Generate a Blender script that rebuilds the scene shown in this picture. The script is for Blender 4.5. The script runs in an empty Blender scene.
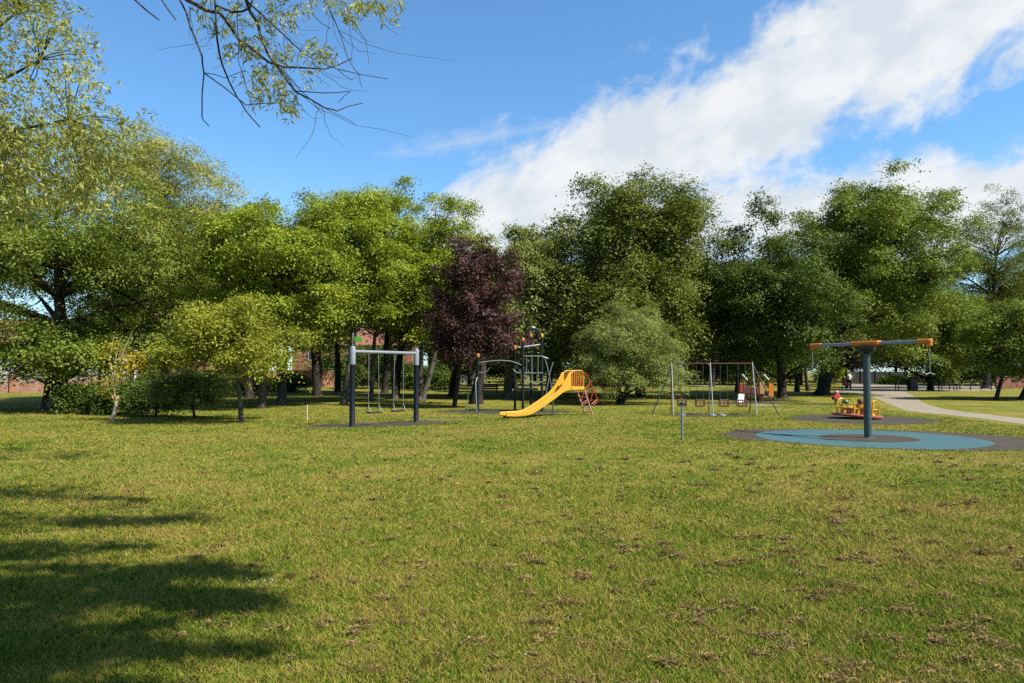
import bpy, math, random, zlib
import numpy as np
from mathutils import Vector, Matrix

rng = np.random.default_rng(11)
random.seed(5)
C = bpy.context.scene.collection
SC = bpy.context.scene
rad = math.radians

# ------------------------------------------------------------------ camera
H = 1.65
F = 740.0
PITCH = math.atan((372 - 341.5) / F)
cam = bpy.data.cameras.new('camera'); cam_o = bpy.data.objects.new('camera', cam); C.objects.link(cam_o)
cam.sensor_width = 36.0; cam.lens = F * 36.0 / 1024.0
cam.clip_start = 0.05; cam.clip_end = 6000
cam_o.location = (0, 0, H); cam_o.rotation_euler = (math.pi / 2 + PITCH, 0, 0)
SC.camera = cam_o

def ray(px, py):
    dx = (px - 512) / F; dy = (341.5 - py) / F
    return Vector((dx, math.cos(PITCH) - math.sin(PITCH) * dy, math.sin(PITCH) + math.cos(PITCH) * dy))
def gp(px, py, z=0.0):
    r = ray(px, py); t = (z - H) / r.z
    return Vector((r.x * t, r.y * t, z))
def P(px, py, Y):
    r = ray(px, py); t = Y / r.y
    return Vector((r.x * t, Y, H + r.z * t))

# ------------------------------------------------------------------ sun
SUN_AZ = 117.0      # clockwise from +Y
SUN_EL = 48.0
sdir = Vector((math.sin(rad(SUN_AZ)) * math.cos(rad(SUN_EL)), math.cos(rad(SUN_AZ)) * math.cos(rad(SUN_EL)), math.sin(rad(SUN_EL))))
sl = bpy.data.lights.new('sun', 'SUN'); sl.energy = 5.0; sl.angle = rad(0.5); sl.color = (1.0, 0.95, 0.86)
so = bpy.data.objects.new('sun', sl); C.objects.link(so); so.location = sdir * 60
so.rotation_euler = sdir.to_track_quat('Z', 'Y').to_euler()

SC.view_settings.view_transform = 'Standard'
try: SC.view_settings.look = 'None'
except Exception: pass
SC.view_settings.exposure = 1.0
SC.view_settings.gamma = 1.0
SC.view_settings.use_curve_mapping = False
SC.cycles.max_bounces = 6
SC.cycles.diffuse_bounces = 3
SC.cycles.transmission_bounces = 4
SC.cycles.transparent_max_bounces = 6
SC.cycles.use_denoising = False

# ------------------------------------------------------------------ node helper
class NT:
    def __init__(self, tree): self.t = tree; self.n = tree.nodes; self.l = tree.links
    def new(self, typ, **kw):
        n = self.n.new(typ)
        for k, v in kw.items(): setattr(n, k, v)
        return n
    def link(self, a, b): self.l.new(a, b)
    def put(self, sock, v):
        if hasattr(v, 'is_linked') or hasattr(v, 'node'): self.l.new(v, sock)
        else:
            if hasattr(sock, 'default_value') and isinstance(v, (tuple, list)) and len(v) == 3 and sock.type == 'RGBA': v = (*v, 1)
            sock.default_value = v
    def m(self, op, a, b=0.0, c=0.0, clamp=False):
        n = self.n.new('ShaderNodeMath'); n.operation = op; n.use_clamp = clamp
        for i, v in enumerate((a, b, c)): self.put(n.inputs[i], v)
        return n.outputs[0]
    def ss(self, v, a, b, lo=0.0, hi=1.0):
        n = self.n.new('ShaderNodeMapRange'); n.interpolation_type = 'SMOOTHSTEP'
        self.put(n.inputs[0], v); self.put(n.inputs[1], a); self.put(n.inputs[2], b); self.put(n.inputs[3], lo); self.put(n.inputs[4], hi)
        return n.outputs[0]
    def noise(self, vec, scale, detail=4.0, rough=0.55, dist=0.0):
        n = self.n.new('ShaderNodeTexNoise')
        if vec is not None: self.l.new(vec, n.inputs['Vector'])
        n.inputs['Scale'].default_value = scale; n.inputs['Detail'].default_value = detail
        n.inputs['Roughness'].default_value = rough; n.inputs['Distortion'].default_value = dist
        return n.outputs[0]
    def mix(self, f, a, b, blend='MIX'):
        n = self.n.new('ShaderNodeMix'); n.data_type = 'RGBA'; n.blend_type = blend
        self.put(n.inputs[0], f); self.put(n.inputs[6], a); self.put(n.inputs[7], b)
        return n.outputs[2]
    def ramp(self, f, stops):
        n = self.n.new('ShaderNodeValToRGB'); self.put(n.inputs[0], f)
        e = n.color_ramp.elements
        while len(e) < len(stops): e.new(0.5)
        for i, (p, c) in enumerate(stops): e[i].position = p; e[i].color = (*c, 1)
        return n.outputs[0]

def base_mat(name):
    m = bpy.data.materials.new(name); m.use_nodes = True
    nt = NT(m.node_tree); b = m.node_tree.nodes['Principled BSDF']
    return m, nt, b

ALB = 0.70
def K_(c, k=None): return tuple(x * (k or ALB) for x in c)
def paint(name, col, rough=0.45, metal=0.0, wear=0.25, wearcol=None, scale=9.0, spec=0.4):
    m, nt, b = base_mat(name)
    col = K_(col); wearcol = K_(wearcol) if wearcol else None
    tc = nt.new('ShaderNodeTexCoord').outputs['Object']
    n1 = nt.noise(tc, scale, 5, 0.65)
    wc = wearcol or tuple(c * 0.55 + 0.02 for c in col)
    f = nt.ss(n1, 0.48, 0.75, 0.0, wear * 2)
    nt.put(b.inputs['Base Color'], nt.mix(f, col, wc))
    b.inputs['Metallic'].default_value = metal
    nt.put(b.inputs['Roughness'], nt.ss(n1, 0.3, 0.8, rough * 0.85, min(1, rough * 1.35)))
    b.inputs['Specular IOR Level'].default_value = spec
    return m

def leaf_mat(name, c0, c1, c2=None, trans=0.32, rough=0.5):
    m, nt, b = base_mat(name)
    tint = (1.04, .93, .80) if 'copper' not in name else (.72, .68, .68)
    c0, c1 = (tuple(a * t for a, t in zip(c, tint)) for c in (c0, c1)); c2 = tuple(a * t for a, t in zip(c2, tint)) if c2 else None
    at = nt.new('ShaderNodeAttribute', attribute_name='rnd').outputs['Fac']
    tc = nt.new('ShaderNodeTexCoord').outputs['Object']
    big = nt.noise(tc, 0.55, 3, 0.6)
    f = nt.m('ADD', nt.m('MULTIPLY', at, 0.62), nt.m('MULTIPLY', nt.ss(big, 0.32, 0.68), 0.42), clamp=True)
    st = [(0.0, c0), (0.72, c1)] + ([(1.0, c2)] if c2 else [])
    col = nt.ramp(f, st)
    nt.put(b.inputs['Base Color'], col)
    b.inputs['Roughness'].default_value = rough + .1; b.inputs['Specular IOR Level'].default_value = 0.14
    tr = nt.new('ShaderNodeBsdfTranslucent')
    nt.put(tr.inputs['Color'], nt.mix(0.5, col, nt.mix(1.0, col, (1.5, 1.5, 0.5), 'MULTIPLY')))
    mx = nt.new('ShaderNodeMixShader'); mx.inputs[0].default_value = trans * .7
    nt.link(b.outputs[0], mx.inputs[1]); nt.link(tr.outputs[0], mx.inputs[2])
    nt.link(mx.outputs[0], nt.n['Material Output'].inputs['Surface'])
    return m

def bark_mat(name, c0, c1, scale=6.0):
    m, nt, b = base_mat(name); c0 = K_(c0, .8); c1 = K_(c1, .8)
    tc = nt.new('ShaderNodeTexCoord').outputs['Object']
    mp = nt.new('ShaderNodeMapping'); nt.link(tc, mp.inputs[0]); mp.inputs['Scale'].default_value = (1, 1, 0.22)
    n1 = nt.noise(mp.outputs[0], scale * 2.2, 6, 0.7, 0.6)
    n2 = nt.noise(tc, 1.3, 3, 0.6)
    f = nt.m('ADD', nt.m('MULTIPLY', nt.ss(n1, 0.3, 0.7), 0.7), nt.m('MULTIPLY', nt.ss(n2, 0.35, 0.7), 0.4), clamp=True)
    nt.put(b.inputs['Base Color'], nt.ramp(f, [(0, c0), (1, c1)]))
    b.inputs['Roughness'].default_value = 0.9; b.inputs['Specular IOR Level'].default_value = 0.15
    bp = nt.new('ShaderNodeBump'); bp.inputs['Strength'].default_value = 0.7; bp.inputs['Distance'].default_value = 0.04
    nt.link(n1, bp.inputs['Height']); nt.link(bp.outputs[0], b.inputs['Normal'])
    return m

def brick_mat(name, c0, c1, mortar, lichen=0.0, lz0=0.9, lz1=1.3):
    m, nt, b = base_mat(name); c0 = K_(c0); c1 = K_(c1); mortar = K_(mortar)
    tc = nt.new('ShaderNodeTexCoord').outputs['Object']
    sp = nt.new('ShaderNodeSeparateXYZ'); nt.link(tc, sp.inputs[0])
    cb = nt.new('ShaderNodeCombineXYZ')
    nt.put(cb.inputs[0], nt.m('ADD', sp.outputs[0], sp.outputs[1])); nt.link(sp.outputs[2], cb.inputs[1])
    bt = nt.new('ShaderNodeTexBrick'); nt.link(cb.outputs[0], bt.inputs['Vector'])
    bt.inputs['Scale'].default_value = 1.0; bt.inputs['Brick Width'].default_value = 0.225; bt.inputs['Row Height'].default_value = 0.075
    bt.inputs['Mortar Size'].default_value = 0.008
    bt.inputs['Color1'].default_value = (*c0, 1); bt.inputs['Color2'].default_value = (*c1, 1); bt.inputs['Mortar'].default_value = (*mortar, 1)
    n1 = nt.noise(tc, 1.1, 6, 0.7)
    col = nt.mix(nt.ss(n1, 0.42, 0.7, 0, 0.6), bt.outputs[0], tuple(x * 0.45 for x in c0))
    if lichen:
        n2 = nt.noise(tc, 3.0, 6, 0.75)
        f = nt.m('MULTIPLY', nt.ss(nt.m('ADD', sp.outputs[2], nt.m('MULTIPLY', nt.m('SUBTRACT', n2, 0.5), 1.6)), lz0, lz1), lichen)
        col = nt.mix(f, col, nt.ramp(nt.noise(tc, 9, 4, .7), [(.3, (.10, .09, .07)), (.7, (.36, .33, .27))]))
    nt.put(b.inputs['Base Color'], col); b.inputs['Roughness'].default_value = 0.92
    return m

# ------------------------------------------------------------------ mesh builder
class MB:
    def __init__(self): self.v = []; self.f = []
    def add(self, vs, fs):
        o = len(self.v); self.v += [tuple(x) for x in vs]; self.f += [tuple(o + i for i in f) for f in fs]
    def tube(self, pts, r, n=8, cap=True):
        pts = [Vector(p) for p in pts]
        if not hasattr(r, '__len__'): r = [r] * len(pts)
        vs = []; fs = []; prev = None
        for i, p in enumerate(pts):
            d = (pts[min(i + 1, len(pts) - 1)] - pts[max(i - 1, 0)])
            d = d.normalized() if d.length > 1e-9 else Vector((0, 0, 1))
            if prev is None:
                a = Vector((1, 0, 0)) if abs(d.x) < 0.9 else Vector((0, 1, 0))
                u = d.cross(a).normalized()
            else:
                u = (prev - d * prev.dot(d)); u = u.normalized() if u.length > 1e-6 else d.orthogonal().normalized()
            prev = u; w = d.cross(u)
            for k in range(n):
                a = 2 * math.pi * k / n
                vs.append(p + (u * math.cos(a) + w * math.sin(a)) * r[i])
        for i in range(len(pts) - 1):
            for k in range(n):
                fs.append((i * n + k, i * n + (k + 1) % n, (i + 1) * n + (k + 1) % n, (i + 1) * n + k))
        if cap:
            fs.append(tuple(range(n))[::-1]); fs.append(tuple((len(pts) - 1) * n + k for k in range(n)))
        self.add(vs, fs); return self
    def box(self, c, s, rot=None, bev=0.0):
        c = Vector(c); hx, hy, hz = (q / 2 for q in s)
        R = rot if rot is not None else Matrix.Identity(3)
        if bev <= 0:
            vs = [c + R @ Vector((x * hx, y * hy, z * hz)) for x in (-1, 1) for y in (-1, 1) for z in (-1, 1)]
            fs = [(0, 1, 3, 2), (4, 6, 7, 5), (0, 4, 5, 1), (2, 3, 7, 6), (0, 2, 6, 4), (1, 5, 7, 3)]
            self.add(vs, fs); return self
        # chamfered box: three rings
        b = min(bev, hx * .9, hy * .9, hz * .9)
        def ring(x, y, z): return [(-x, -y, z), (x, -y, z), (x, y, z), (-x, y, z)]
        def oct_(x, y, z, q): return [(-x + q, -y, z), (x - q, -y, z), (x, -y + q, z), (x, y - q, z), (x - q, y, z), (-x + q, y, z), (-x, y - q, z), (-x, -y + q, z)]
        rs = [oct_(hx - b, hy - b, -hz, b * .5), oct_(hx, hy, -hz + b, b), oct_(hx, hy, hz - b, b), oct_(hx - b, hy - b, hz, b * .5)]
        vs = [c + R @ Vector(q) for r_ in rs for q in r_]
        fs = [tuple(range(8))[::-1], tuple(24 + k for k in range(8))]
        for i in range(3):
            for k in range(8): fs.append((i * 8 + k, i * 8 + (k + 1) % 8, (i + 1) * 8 + (k + 1) % 8, (i + 1) * 8 + k))
        self.add(vs, fs); return self
    def lathe(self, prof, c=(0, 0, 0), n=20, sx=1, sy=1):
        c = Vector(c); vs = []; fs = []
        for (r, z) in prof:
            for k in range(n):
                a = 2 * math.pi * k / n; vs.append(c + Vector((math.cos(a) * r * sx, math.sin(a) * r * sy, z)))
        for i in range(len(prof) - 1):
            for k in range(n): fs.append((i * n + k, i * n + (k + 1) % n, (i + 1) * n + (k + 1) % n, (i + 1) * n + k))
        fs.append(tuple(range(n))[::-1]); fs.append(tuple((len(prof) - 1) * n + k for k in range(n)))
        self.add(vs, fs); return self
    def prism(self, poly, d):
        # poly: list of 3d points (planar), extruded by vector d
        d = Vector(d); n = len(poly); vs = [Vector(p) for p in poly] + [Vector(p) + d for p in poly]
        fs = [tuple(range(n))[::-1], tuple(n + k for k in range(n))] + [(k, (k + 1) % n, n + (k + 1) % n, n + k) for k in range(n)]
        self.add(vs, fs); return self
    def build(self, name, mat, parent=None, smooth=False):
        me = bpy.data.meshes.new(name); me.from_pydata(self.v, [], self.f); me.update()
        if smooth:
            me.polygons.foreach_set('use_smooth', [True] * len(me.polygons))
            try: me.set_sharp_from_angle(angle=rad(40))
            except Exception: pass
        me.materials.append(mat)
        o = bpy.data.objects.new(name, me); C.objects.link(o)
        if parent is not None: o.parent = parent
        return o

def tag(o, label=None, cat=None, group=None, kind=None):
    if label: o['label'] = label
    if cat: o['category'] = cat
    if group: o['group'] = group
    if kind: o['kind'] = kind
    return o
def thing(name, label, cat, loc=(0, 0, 0), rz=0.0, group=None):
    o = bpy.data.objects.new(name, None); o.empty_display_size = 0.2; C.objects.link(o)
    o.location = loc; o.rotation_euler = (0, 0, rz)
    return tag(o, label, cat, group)
def dup(root, loc, rz=0.0, label=None, scale=None):
    r = root.copy(); C.objects.link(r); r.location = loc; r.rotation_euler = (0, 0, rz)
    if label: r['label'] = label
    if scale: r.scale = scale
    for ch in list(root.children):
        c = ch.copy(); C.objects.link(c); c.parent = r
        for g in ch.children:
            d = g.copy(); C.objects.link(d); d.parent = c
    return r

# ------------------------------------------------------------------ leaves
def quads_mesh(name, verts, n, rnd, mat, parent, per=4):
    me = bpy.data.meshes.new(name)
    nv = n * per
    me.vertices.add(nv); me.loops.add(nv); me.polygons.add(n)
    me.vertices.foreach_set('co', verts.astype(np.float32).ravel())
    me.loops.foreach_set('vertex_index', np.arange(nv, dtype=np.int32))
    me.polygons.foreach_set('loop_start', np.arange(0, nv, per, dtype=np.int32))
    try: me.polygons.foreach_set('loop_total', np.full(n, per, dtype=np.int32))
    except Exception: pass
    a = me.attributes.new('rnd', 'FLOAT', 'POINT'); a.data.foreach_set('value', np.repeat(rnd.astype(np.float32), per))
    me.update(calc_edges=True)
    me.materials.append(mat)
    o = bpy.data.objects.new(name, me); C.objects.link(o)
    if parent is not None: o.parent = parent
    return o

def unit(a): return a / np.maximum(np.linalg.norm(a, axis=1, keepdims=True), 1e-9)
def leaf_verts(pos, nrm, L, W, axis=None, droop=0.25):
    n = len(pos)
    nrm = unit(nrm)
    if axis is None: axis = rng.normal(size=(n, 3)); axis[:, 2] -= droop * 2
    axis = unit(axis - nrm * np.sum(axis * nrm, axis=1, keepdims=True))
    side = np.cross(nrm, axis)
    L = np.asarray(L).reshape(-1, 1); W = np.asarray(W).reshape(-1, 1)
    v = np.empty((n, 4, 3))
    v[:, 0] = pos - axis * L * .5
    v[:, 1] = pos + side * W * .5 + nrm * W * .12 - axis * L * .06
    v[:, 2] = pos + axis * L * .5 - nrm * L * .06
    v[:, 3] = pos - side * W * .5 + nrm * W * .12 - axis * L * .06
    return v

def clump_leaves(cent, rad_, n_total, leaf, flat=0.72, aspect=0.55, upb=0.55, spread=0.75):
    per = 22
    w = rad_ ** 2; cnt = np.maximum(1, (n_total / per * w / w.sum()).astype(int))
    idx = np.repeat(np.arange(len(cent)), cnt); n = len(idx)
    d = unit(rng.normal(size=(n, 3)))
    d[:, 2] = np.where((d[:, 2] < -0.25) & (rng.random(n) < 0.6), -d[:, 2], d[:, 2])
    r = rad_[idx] * (0.35 + 0.65 * rng.random(n) ** 0.5) * (1 + 0.35 * rng.normal(size=n).clip(-1, 1.8))
    sp_c = cent[idx] + d * r[:, None] * np.array([1, 1, flat])
    sp_n = unit(d * 0.55 + np.array([0, 0, upb + .35]) + rng.normal(size=(n, 3)) * spread * 0.5)
    crnd = rng.random(len(cent))[idx] * .5 + rng.random(n) * .5
    size_ = leaf * rng.uniform(1.2, 2.4, n)
    j = np.repeat(np.arange(n), per); m = len(j)
    o = rng.normal(size=(m, 3)) * size_[j][:, None]
    o = o - sp_n[j] * (np.sum(o * sp_n[j], axis=1) * .72)[:, None]
    pos = sp_c[j] + o
    pos[:, 2] -= 0.35 * np.sum(o * o, axis=1) / np.maximum(size_[j], 1e-3) * .35
    nrm = sp_n[j] + rng.normal(size=(m, 3)) * spread * 0.40
    s = leaf * rng.uniform(0.55, 1.3, m)
    rnd = np.clip(0.5 * rng.random(m) + 0.5 * crnd[j], 0, 1)
    return pos, nrm, s, s * aspect, rnd

def crown_clumps(c, R, n, cr=(0.2, 0.34), shell=0.45, low=-0.55, lump=0.15, lobes=0):
    c = np.array(c); R = np.array(R)
    mean = (R[0] + R[1] + R[2]) / 3
    if not lobes:
        d = unit(rng.normal(size=(n * 3, 3))); d = d[d[:, 2] > low][:n]
        lo_ = d[:, 2] < 0; hz = np.sqrt(np.maximum(1e-6, 1 - d[:, 2] ** 2)); d[:, :2] *= np.where(lo_, np.sqrt(1 - d[:, 2] ** 4) / hz, 1)[:, None]
        m = len(d)
        rr = rng.uniform(shell, 1.0, m) ** 0.6
        k = rng.normal(size=(5, 3)) * 2.2; ph = rng.uniform(0, 6.28, 5)
        lum = 1 + lump * np.sin(d @ k.T + ph).sum(1) / 2.0
        rc = mean * rng.uniform(cr[0], cr[1], m)
        pos = c + d * np.maximum(R - 0.62 * rc[:, None], 0.1) * (rr * np.clip(lum, .7, 1.2))[:, None]
        return pos, rc
    # boughs: several overlapping rounded masses, each carrying its own clumps
    g = np.arange(lobes) + .5
    zz = 1 - 1.88 * g / lobes; az_ = g * 2.39996 + rng.uniform(0, 6.28)
    h = np.where(zz < 0, np.sqrt(np.maximum(0, 1 - zz ** 4)), np.sqrt(np.maximum(0, 1 - zz ** 2)))
    ld = np.stack([h * np.cos(az_), h * np.sin(az_), zz], 1) + rng.normal(size=(lobes, 3)) * .16
    ls = rng.uniform(.40, .60, lobes)
    lc_ = c + ld * R * (1.0 - ls)[:, None] * rng.uniform(.88, 1.08, lobes)[:, None]
    lr = ls[:, None] * R * np.array([1.0, 1.0, .82])
    w_ = ls ** 2; idx = rng.choice(lobes, n, p=w_ / w_.sum())
    d = unit(rng.normal(size=(n, 3)))
    out_ = np.sum(d * ld[idx], axis=1)
    d = np.where(((out_ < -.2) & (rng.random(n) < .75))[:, None], -d, d)
    d[:, 2] = np.where((d[:, 2] < -.3) & (rng.random(n) < .6), -d[:, 2], d[:, 2])
    rc = mean * rng.uniform(cr[0], cr[1], n) * .8
    rr = rng.uniform(max(shell, .5), 1.0, n) ** .6 * (1 + lump * rng.normal(size=n) * .5)
    pos = lc_[idx] + d * np.maximum(lr[idx] - .5 * rc[:, None], .05) * rr[:, None]
    return pos, rc

BARK_D = bark_mat('bark_dark', (.013, .010, .008), (.062, .050, .038))
BARK_G = bark_mat('bark_grey', (.034, .029, .021), (.15, .13, .098))
BARK_P = bark_mat('bark_pale', (.34, .26, .15), (.68, .56, .36))

LM = {
 'lime':   leaf_mat('leaf_lime', (0.098, 0.152, 0.020), (0.245, 0.325, 0.036), (0.330, 0.370, 0.060), .38),
 'green':  leaf_mat('leaf_green', (0.065, 0.112, 0.018), (0.170, 0.235, 0.038), (0.240, 0.290, 0.062), .34),
 'willow': leaf_mat('leaf_willow', (0.149, 0.193, 0.038), (0.306, 0.333, 0.088), (0.455, 0.473, 0.193), .34),
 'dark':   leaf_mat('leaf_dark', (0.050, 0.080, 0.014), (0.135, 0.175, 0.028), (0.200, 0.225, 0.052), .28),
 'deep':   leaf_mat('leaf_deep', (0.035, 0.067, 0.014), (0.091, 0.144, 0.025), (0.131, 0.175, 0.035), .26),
 'olive':  leaf_mat('leaf_olive', (0.105, 0.145, 0.018), (0.235, 0.275, 0.032), (0.350, 0.300, 0.052), .36),
 'sage':   leaf_mat('leaf_sage', (0.096, 0.140, 0.038), (0.219, 0.271, 0.084), (0.315, 0.350, 0.140), .30),
 'copper': leaf_mat('leaf_copper', (0.052, 0.026, 0.023), (0.140, 0.075, 0.066), (0.210, 0.120, 0.105), .22, .42),
 'yellow': leaf_mat('leaf_yellow', (0.193, 0.193, 0.021), (0.438, 0.350, 0.026), (0.630, 0.455, 0.035), .36),
 'bush':   leaf_mat('leaf_bush', (0.042, 0.081, 0.018), (0.108, 0.172, 0.042), (0.175, 0.245, 0.070), .28),
}

def wob(p0, p1, n, amp, sag=0.0):
    p0 = Vector(p0); p1 = Vector(p1); L = (p1 - p0).length; out = []
    o = Vector((0, 0, 0))
    for i in range(n + 1):
        t = i / n
        w = math.sin(math.pi * t)
        o = o + Vector((rng.normal(), rng.normal(), rng.normal() * .5)) * amp * L / n
        out.append(p0.lerp(p1, t) + o * min(1, w * 1.5) + Vector((0, 0, sag * L * w)))
    return out

TREE_COUNT = 0
def tree(name, label, base, cc, R, mat, n_leaves, leaf, n_clumps=40, trunk_r=0.25, bark=None, cr=(.2, .34), shell=.45, low=-.5,
         lump=.18, aspect=.55, lean=None, flat=.72, group=None, limbs=24, stems=1, lobes=13, trunk_to=0.55, cat='tree', upb=.55, spread=.75, extra=None, cfilter=None):
    """base: world ground point, cc: world crown centre, R: crown radii"""
    global rng
    rng = np.random.default_rng(zlib.crc32(label.encode()) + 3)
    base = Vector(base); bark = bark or BARK_D; R0 = np.array(R, dtype=float)
    t = thing(name, label, cat, base, 0, group)
    c = Vector(cc) - base
    R = np.array(R) * 1.06
    n1_ = int(n_clumps * 1.5)
    pos, rc = crown_clumps(tuple(c), R, n1_, (cr[0] * .9, cr[1] * .9), max(shell, .55), low, lump, lobes)
    pi_, ri_ = crown_clumps(tuple(c), R * .66, n1_ // 3, (cr[0] * 1.2, cr[1] * 1.2), .1, low, lump)
    pos = np.vstack([pos, pi_]); rc = np.concatenate([rc, ri_])
    n_leaves = int(n_leaves * 2.0 * 1.25); leaf = leaf * .82; flat = max(flat, .66)
    if cfilter is not None:
        k = cfilter(pos); pos = pos[k]; rc = rc[k]
    if extra:
        ep = np.array([tuple(Vector(e[0]) - base) for e in extra]); er = np.array([e[1] for e in extra])
        pos = np.vstack([pos, ep]); rc = np.concatenate([rc, er])
    p, nn, L, W, rn = clump_leaves(pos, rc, n_leaves, leaf, flat, aspect, upb, spread)
    # stretch the grown crown to the height and spread this tree has
    for k_ in range(3):
        a_, b_ = np.percentile(p[:, k_], [.7, 99.3 if k_ < 2 else 99.6]); lo_ = c[k_] - R0[k_]; hi_ = c[k_] + R0[k_]
        sc_ = (hi_ - lo_) / max(b_ - a_, 1e-3); sc_ = min(max(sc_, .8), 1.25 if k_ < 2 else 1.06)
        m0 = (a_ + b_) / 2 if k_ < 2 else b_; m1 = c[k_] if k_ < 2 else hi_
        p[:, k_] = (p[:, k_] - m0) * sc_ + m1; pos[:, k_] = (pos[:, k_] - m0) * sc_ + m1
    p[:, 2] = np.maximum(p[:, 2], 0.04)
    mb = MB()
    zt = max(c.z + R[2] * trunk_to * 0.6, 0.5)
    ln = Vector(lean) if lean else Vector((0, 0, 0))
    mains = []
    for s in range(stems):
        off = Vector((rng.normal() * .5, rng.normal() * .5, 0)) * (0.35 * R[0] if stems > 1 else 0)
        top = Vector((c.x * .9, c.y * .9, zt)) + off + ln
        b0 = Vector((off.x * .12, off.y * .12, -0.06))
        pts = wob(b0, top, 7, 0.05)
        rr = [trunk_r * (1.0 - 0.72 * (i / 7)) for i in range(8)]; rr[0] *= 1.5
        if stems > 1: rr = [q * .7 for q in rr]
        # root flare
        pts.insert(1, pts[0].lerp(pts[1], .22)); rr.insert(1, rr[1] * 1.06)
        mb.tube(pts, rr, 10)
        mains.append((pts, rr))
    order = rng.permutation(len(pos))[:limbs]
    for i in order:
        tgt = Vector(pos[i]); pts, rr = mains[i % len(mains)]
        # leave trunk at a point below the target
        best = None
        for k in range(2, len(pts)):
            if pts[k].z < tgt.z - 0.15 * (tgt - pts[k]).length: best = k
        k = best if best else 3
        k = max(2, min(k, len(pts) - 1))
        q = wob(pts[k], tgt, 5, 0.10, 0.06)
        r0 = min(rr[k] * .62, 0.03 + 0.022 * (tgt - pts[k]).length)
        mb.tube(q, [r0 * (1 - .8 * j / 5) for j in range(6)], 6)
        for _ in range(2):
            e = Vector(pos[i]) + Vector(tuple(rng.normal(size=3) * rc[i] * .6))
            mb.tube(wob(q[3], e, 3, .12), [r0 * .34, r0 * .25, r0 * .16, r0 * .08], 5)
    mb.build('trunk' if cat == 'tree' else 'stem', bark, t, True)
    quads_mesh('crown' if cat == 'tree' else 'foliage', leaf_verts(p, nn, L, W), len(p), rn, mat, t)
    return t

def tree_px(name, label, tpx, D, cpx, ytop, ybot, hw, mat, n_leaves, leaf, depth=.9, **kw):
    base = P(tpx, 372, D); base.z = 0
    top = P(cpx, ytop, D); bot = P(cpx, ybot, D)
    Rx = hw / F * D
    cc = Vector((top.x, D, (top.z + max(bot.z, 0.1)) / 2)); Rz = (top.z - max(bot.z, 0.1)) / 2
    return tree(name, label, base, cc, (Rx, Rx * depth, Rz), LM[mat], n_leaves, leaf, **kw)

# ================================================================== SKY
w = bpy.data.worlds.new('World'); SC.world = w; w.use_nodes = True
nt = NT(w.node_tree)
bg = w.node_tree.nodes['Background']; bg.inputs['Strength'].default_value = 0.10
sky = nt.new('ShaderNodeTexSky'); sky.sky_type = 'NISHITA'; sky.sun_disc = False
sky.sun_elevation = rad(SUN_EL); sky.sun_rotation = rad(SUN_AZ); sky.altitude = 0; sky.air_density = 1.0; sky.dust_density = 0.3; sky.ozone_density = 2.2
tc = nt.new('ShaderNodeTexCoord').outputs['Generated']
sx = nt.new('ShaderNodeSeparateXYZ'); nt.link(tc, sx.inputs[0])
az = nt.m('ARCTAN2', sx.outputs[0], sx.outputs[1]); el = nt.m('ARCSINE', sx.outputs[2])
cb = nt.new('ShaderNodeCombineXYZ')
nt.put(cb.inputs[0], nt.m('ADD', az, nt.m('MULTIPLY', el, .33))); nt.put(cb.inputs[1], nt.m('MULTIPLY', nt.m('SUBTRACT', el, nt.m('MULTIPLY', az, .33)), 1.45))
cv = cb.outputs[0]
warp = nt.noise(cv, 6, 5, .6)
n_big = nt.noise(cv, 5.6, 8, .60, .5)
n_fine = nt.noise(cv, 24, 8, .62, .3)
nz = nt.m('ADD', nt.m('MULTIPLY', nt.m('SUBTRACT', n_big, .5), 2.1), nt.m('MULTIPLY', nt.m('SUBTRACT', n_fine, .5), 1.15))
d1 = nt.m('MULTIPLY', nt.m('SUBTRACT', el, nt.m('ADD', nt.m('MULTIPLY', az, .33), .222)), .95)
b1 = nt.m('SUBTRACT', 1.0, nt.m('DIVIDE', nt.m('ABSOLUTE', d1), .088))
b1 = nt.m('SUBTRACT', b1, nt.ss(az, -.02, -.20, 0, 1.3))
d2 = nt.m('SUBTRACT', el, nt.m('ADD', nt.m('MULTIPLY', az, -.03), .205))
b2 = nt.m('SUBTRACT', 1.0, nt.m('DIVIDE', nt.m('ABSOLUTE', d2), .064))
b2 = nt.m('SUBTRACT', b2, nt.ss(az, .03, -.12, 0, 1.5))
bb = nt.m('MAXIMUM', b1, b2)
d3 = nt.m('SUBTRACT', el, nt.m('ADD', nt.m('MULTIPLY', az, .17), .315))
b3 = nt.m('SUBTRACT', nt.m('SUBTRACT', .55, nt.m('DIVIDE', nt.m('ABSOLUTE', d3), .035)), nt.ss(nt.m('ABSOLUTE', nt.m('ADD', az, .02)), .12, .26, 0, 1.2))
bb = nt.m('MAXIMUM', bb, -1.0)
cm = nt.ss(nt.m('ADD', bb, nz), -.16, .56)
# thin wisps over the whole sky
wi = nt.noise(cv, 4.2, 9, .66, 1.4)
wis = nt.m('MULTIPLY', nt.ss(nt.m('ADD', wi, nt.m('MULTIPLY', bb, .07)), .56, .80), .55)
low = nt.ss(el, .30, .02, 0, .34)
w3 = nt.m('MULTIPLY', nt.ss(nt.m('ADD', b3, nz), .05, .9), .5)
cm = nt.m('MAXIMUM', nt.m('MAXIMUM', cm, w3), nt.m('MAXIMUM', wis, low))
ccol = nt.mix(nt.ss(nt.noise(cv, 9, 6, .6), .35, .65), (3.5, 3.85, 4.2), (4.6, 4.65, 4.7))
skyc = nt.mix(1.0, sky.outputs[0], (.61, .91, 1.08), 'MULTIPLY')
nt.put(bg.inputs['Color'], nt.mix(nt.m('MULTIPLY', cm, .97), skyc, ccol))

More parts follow.
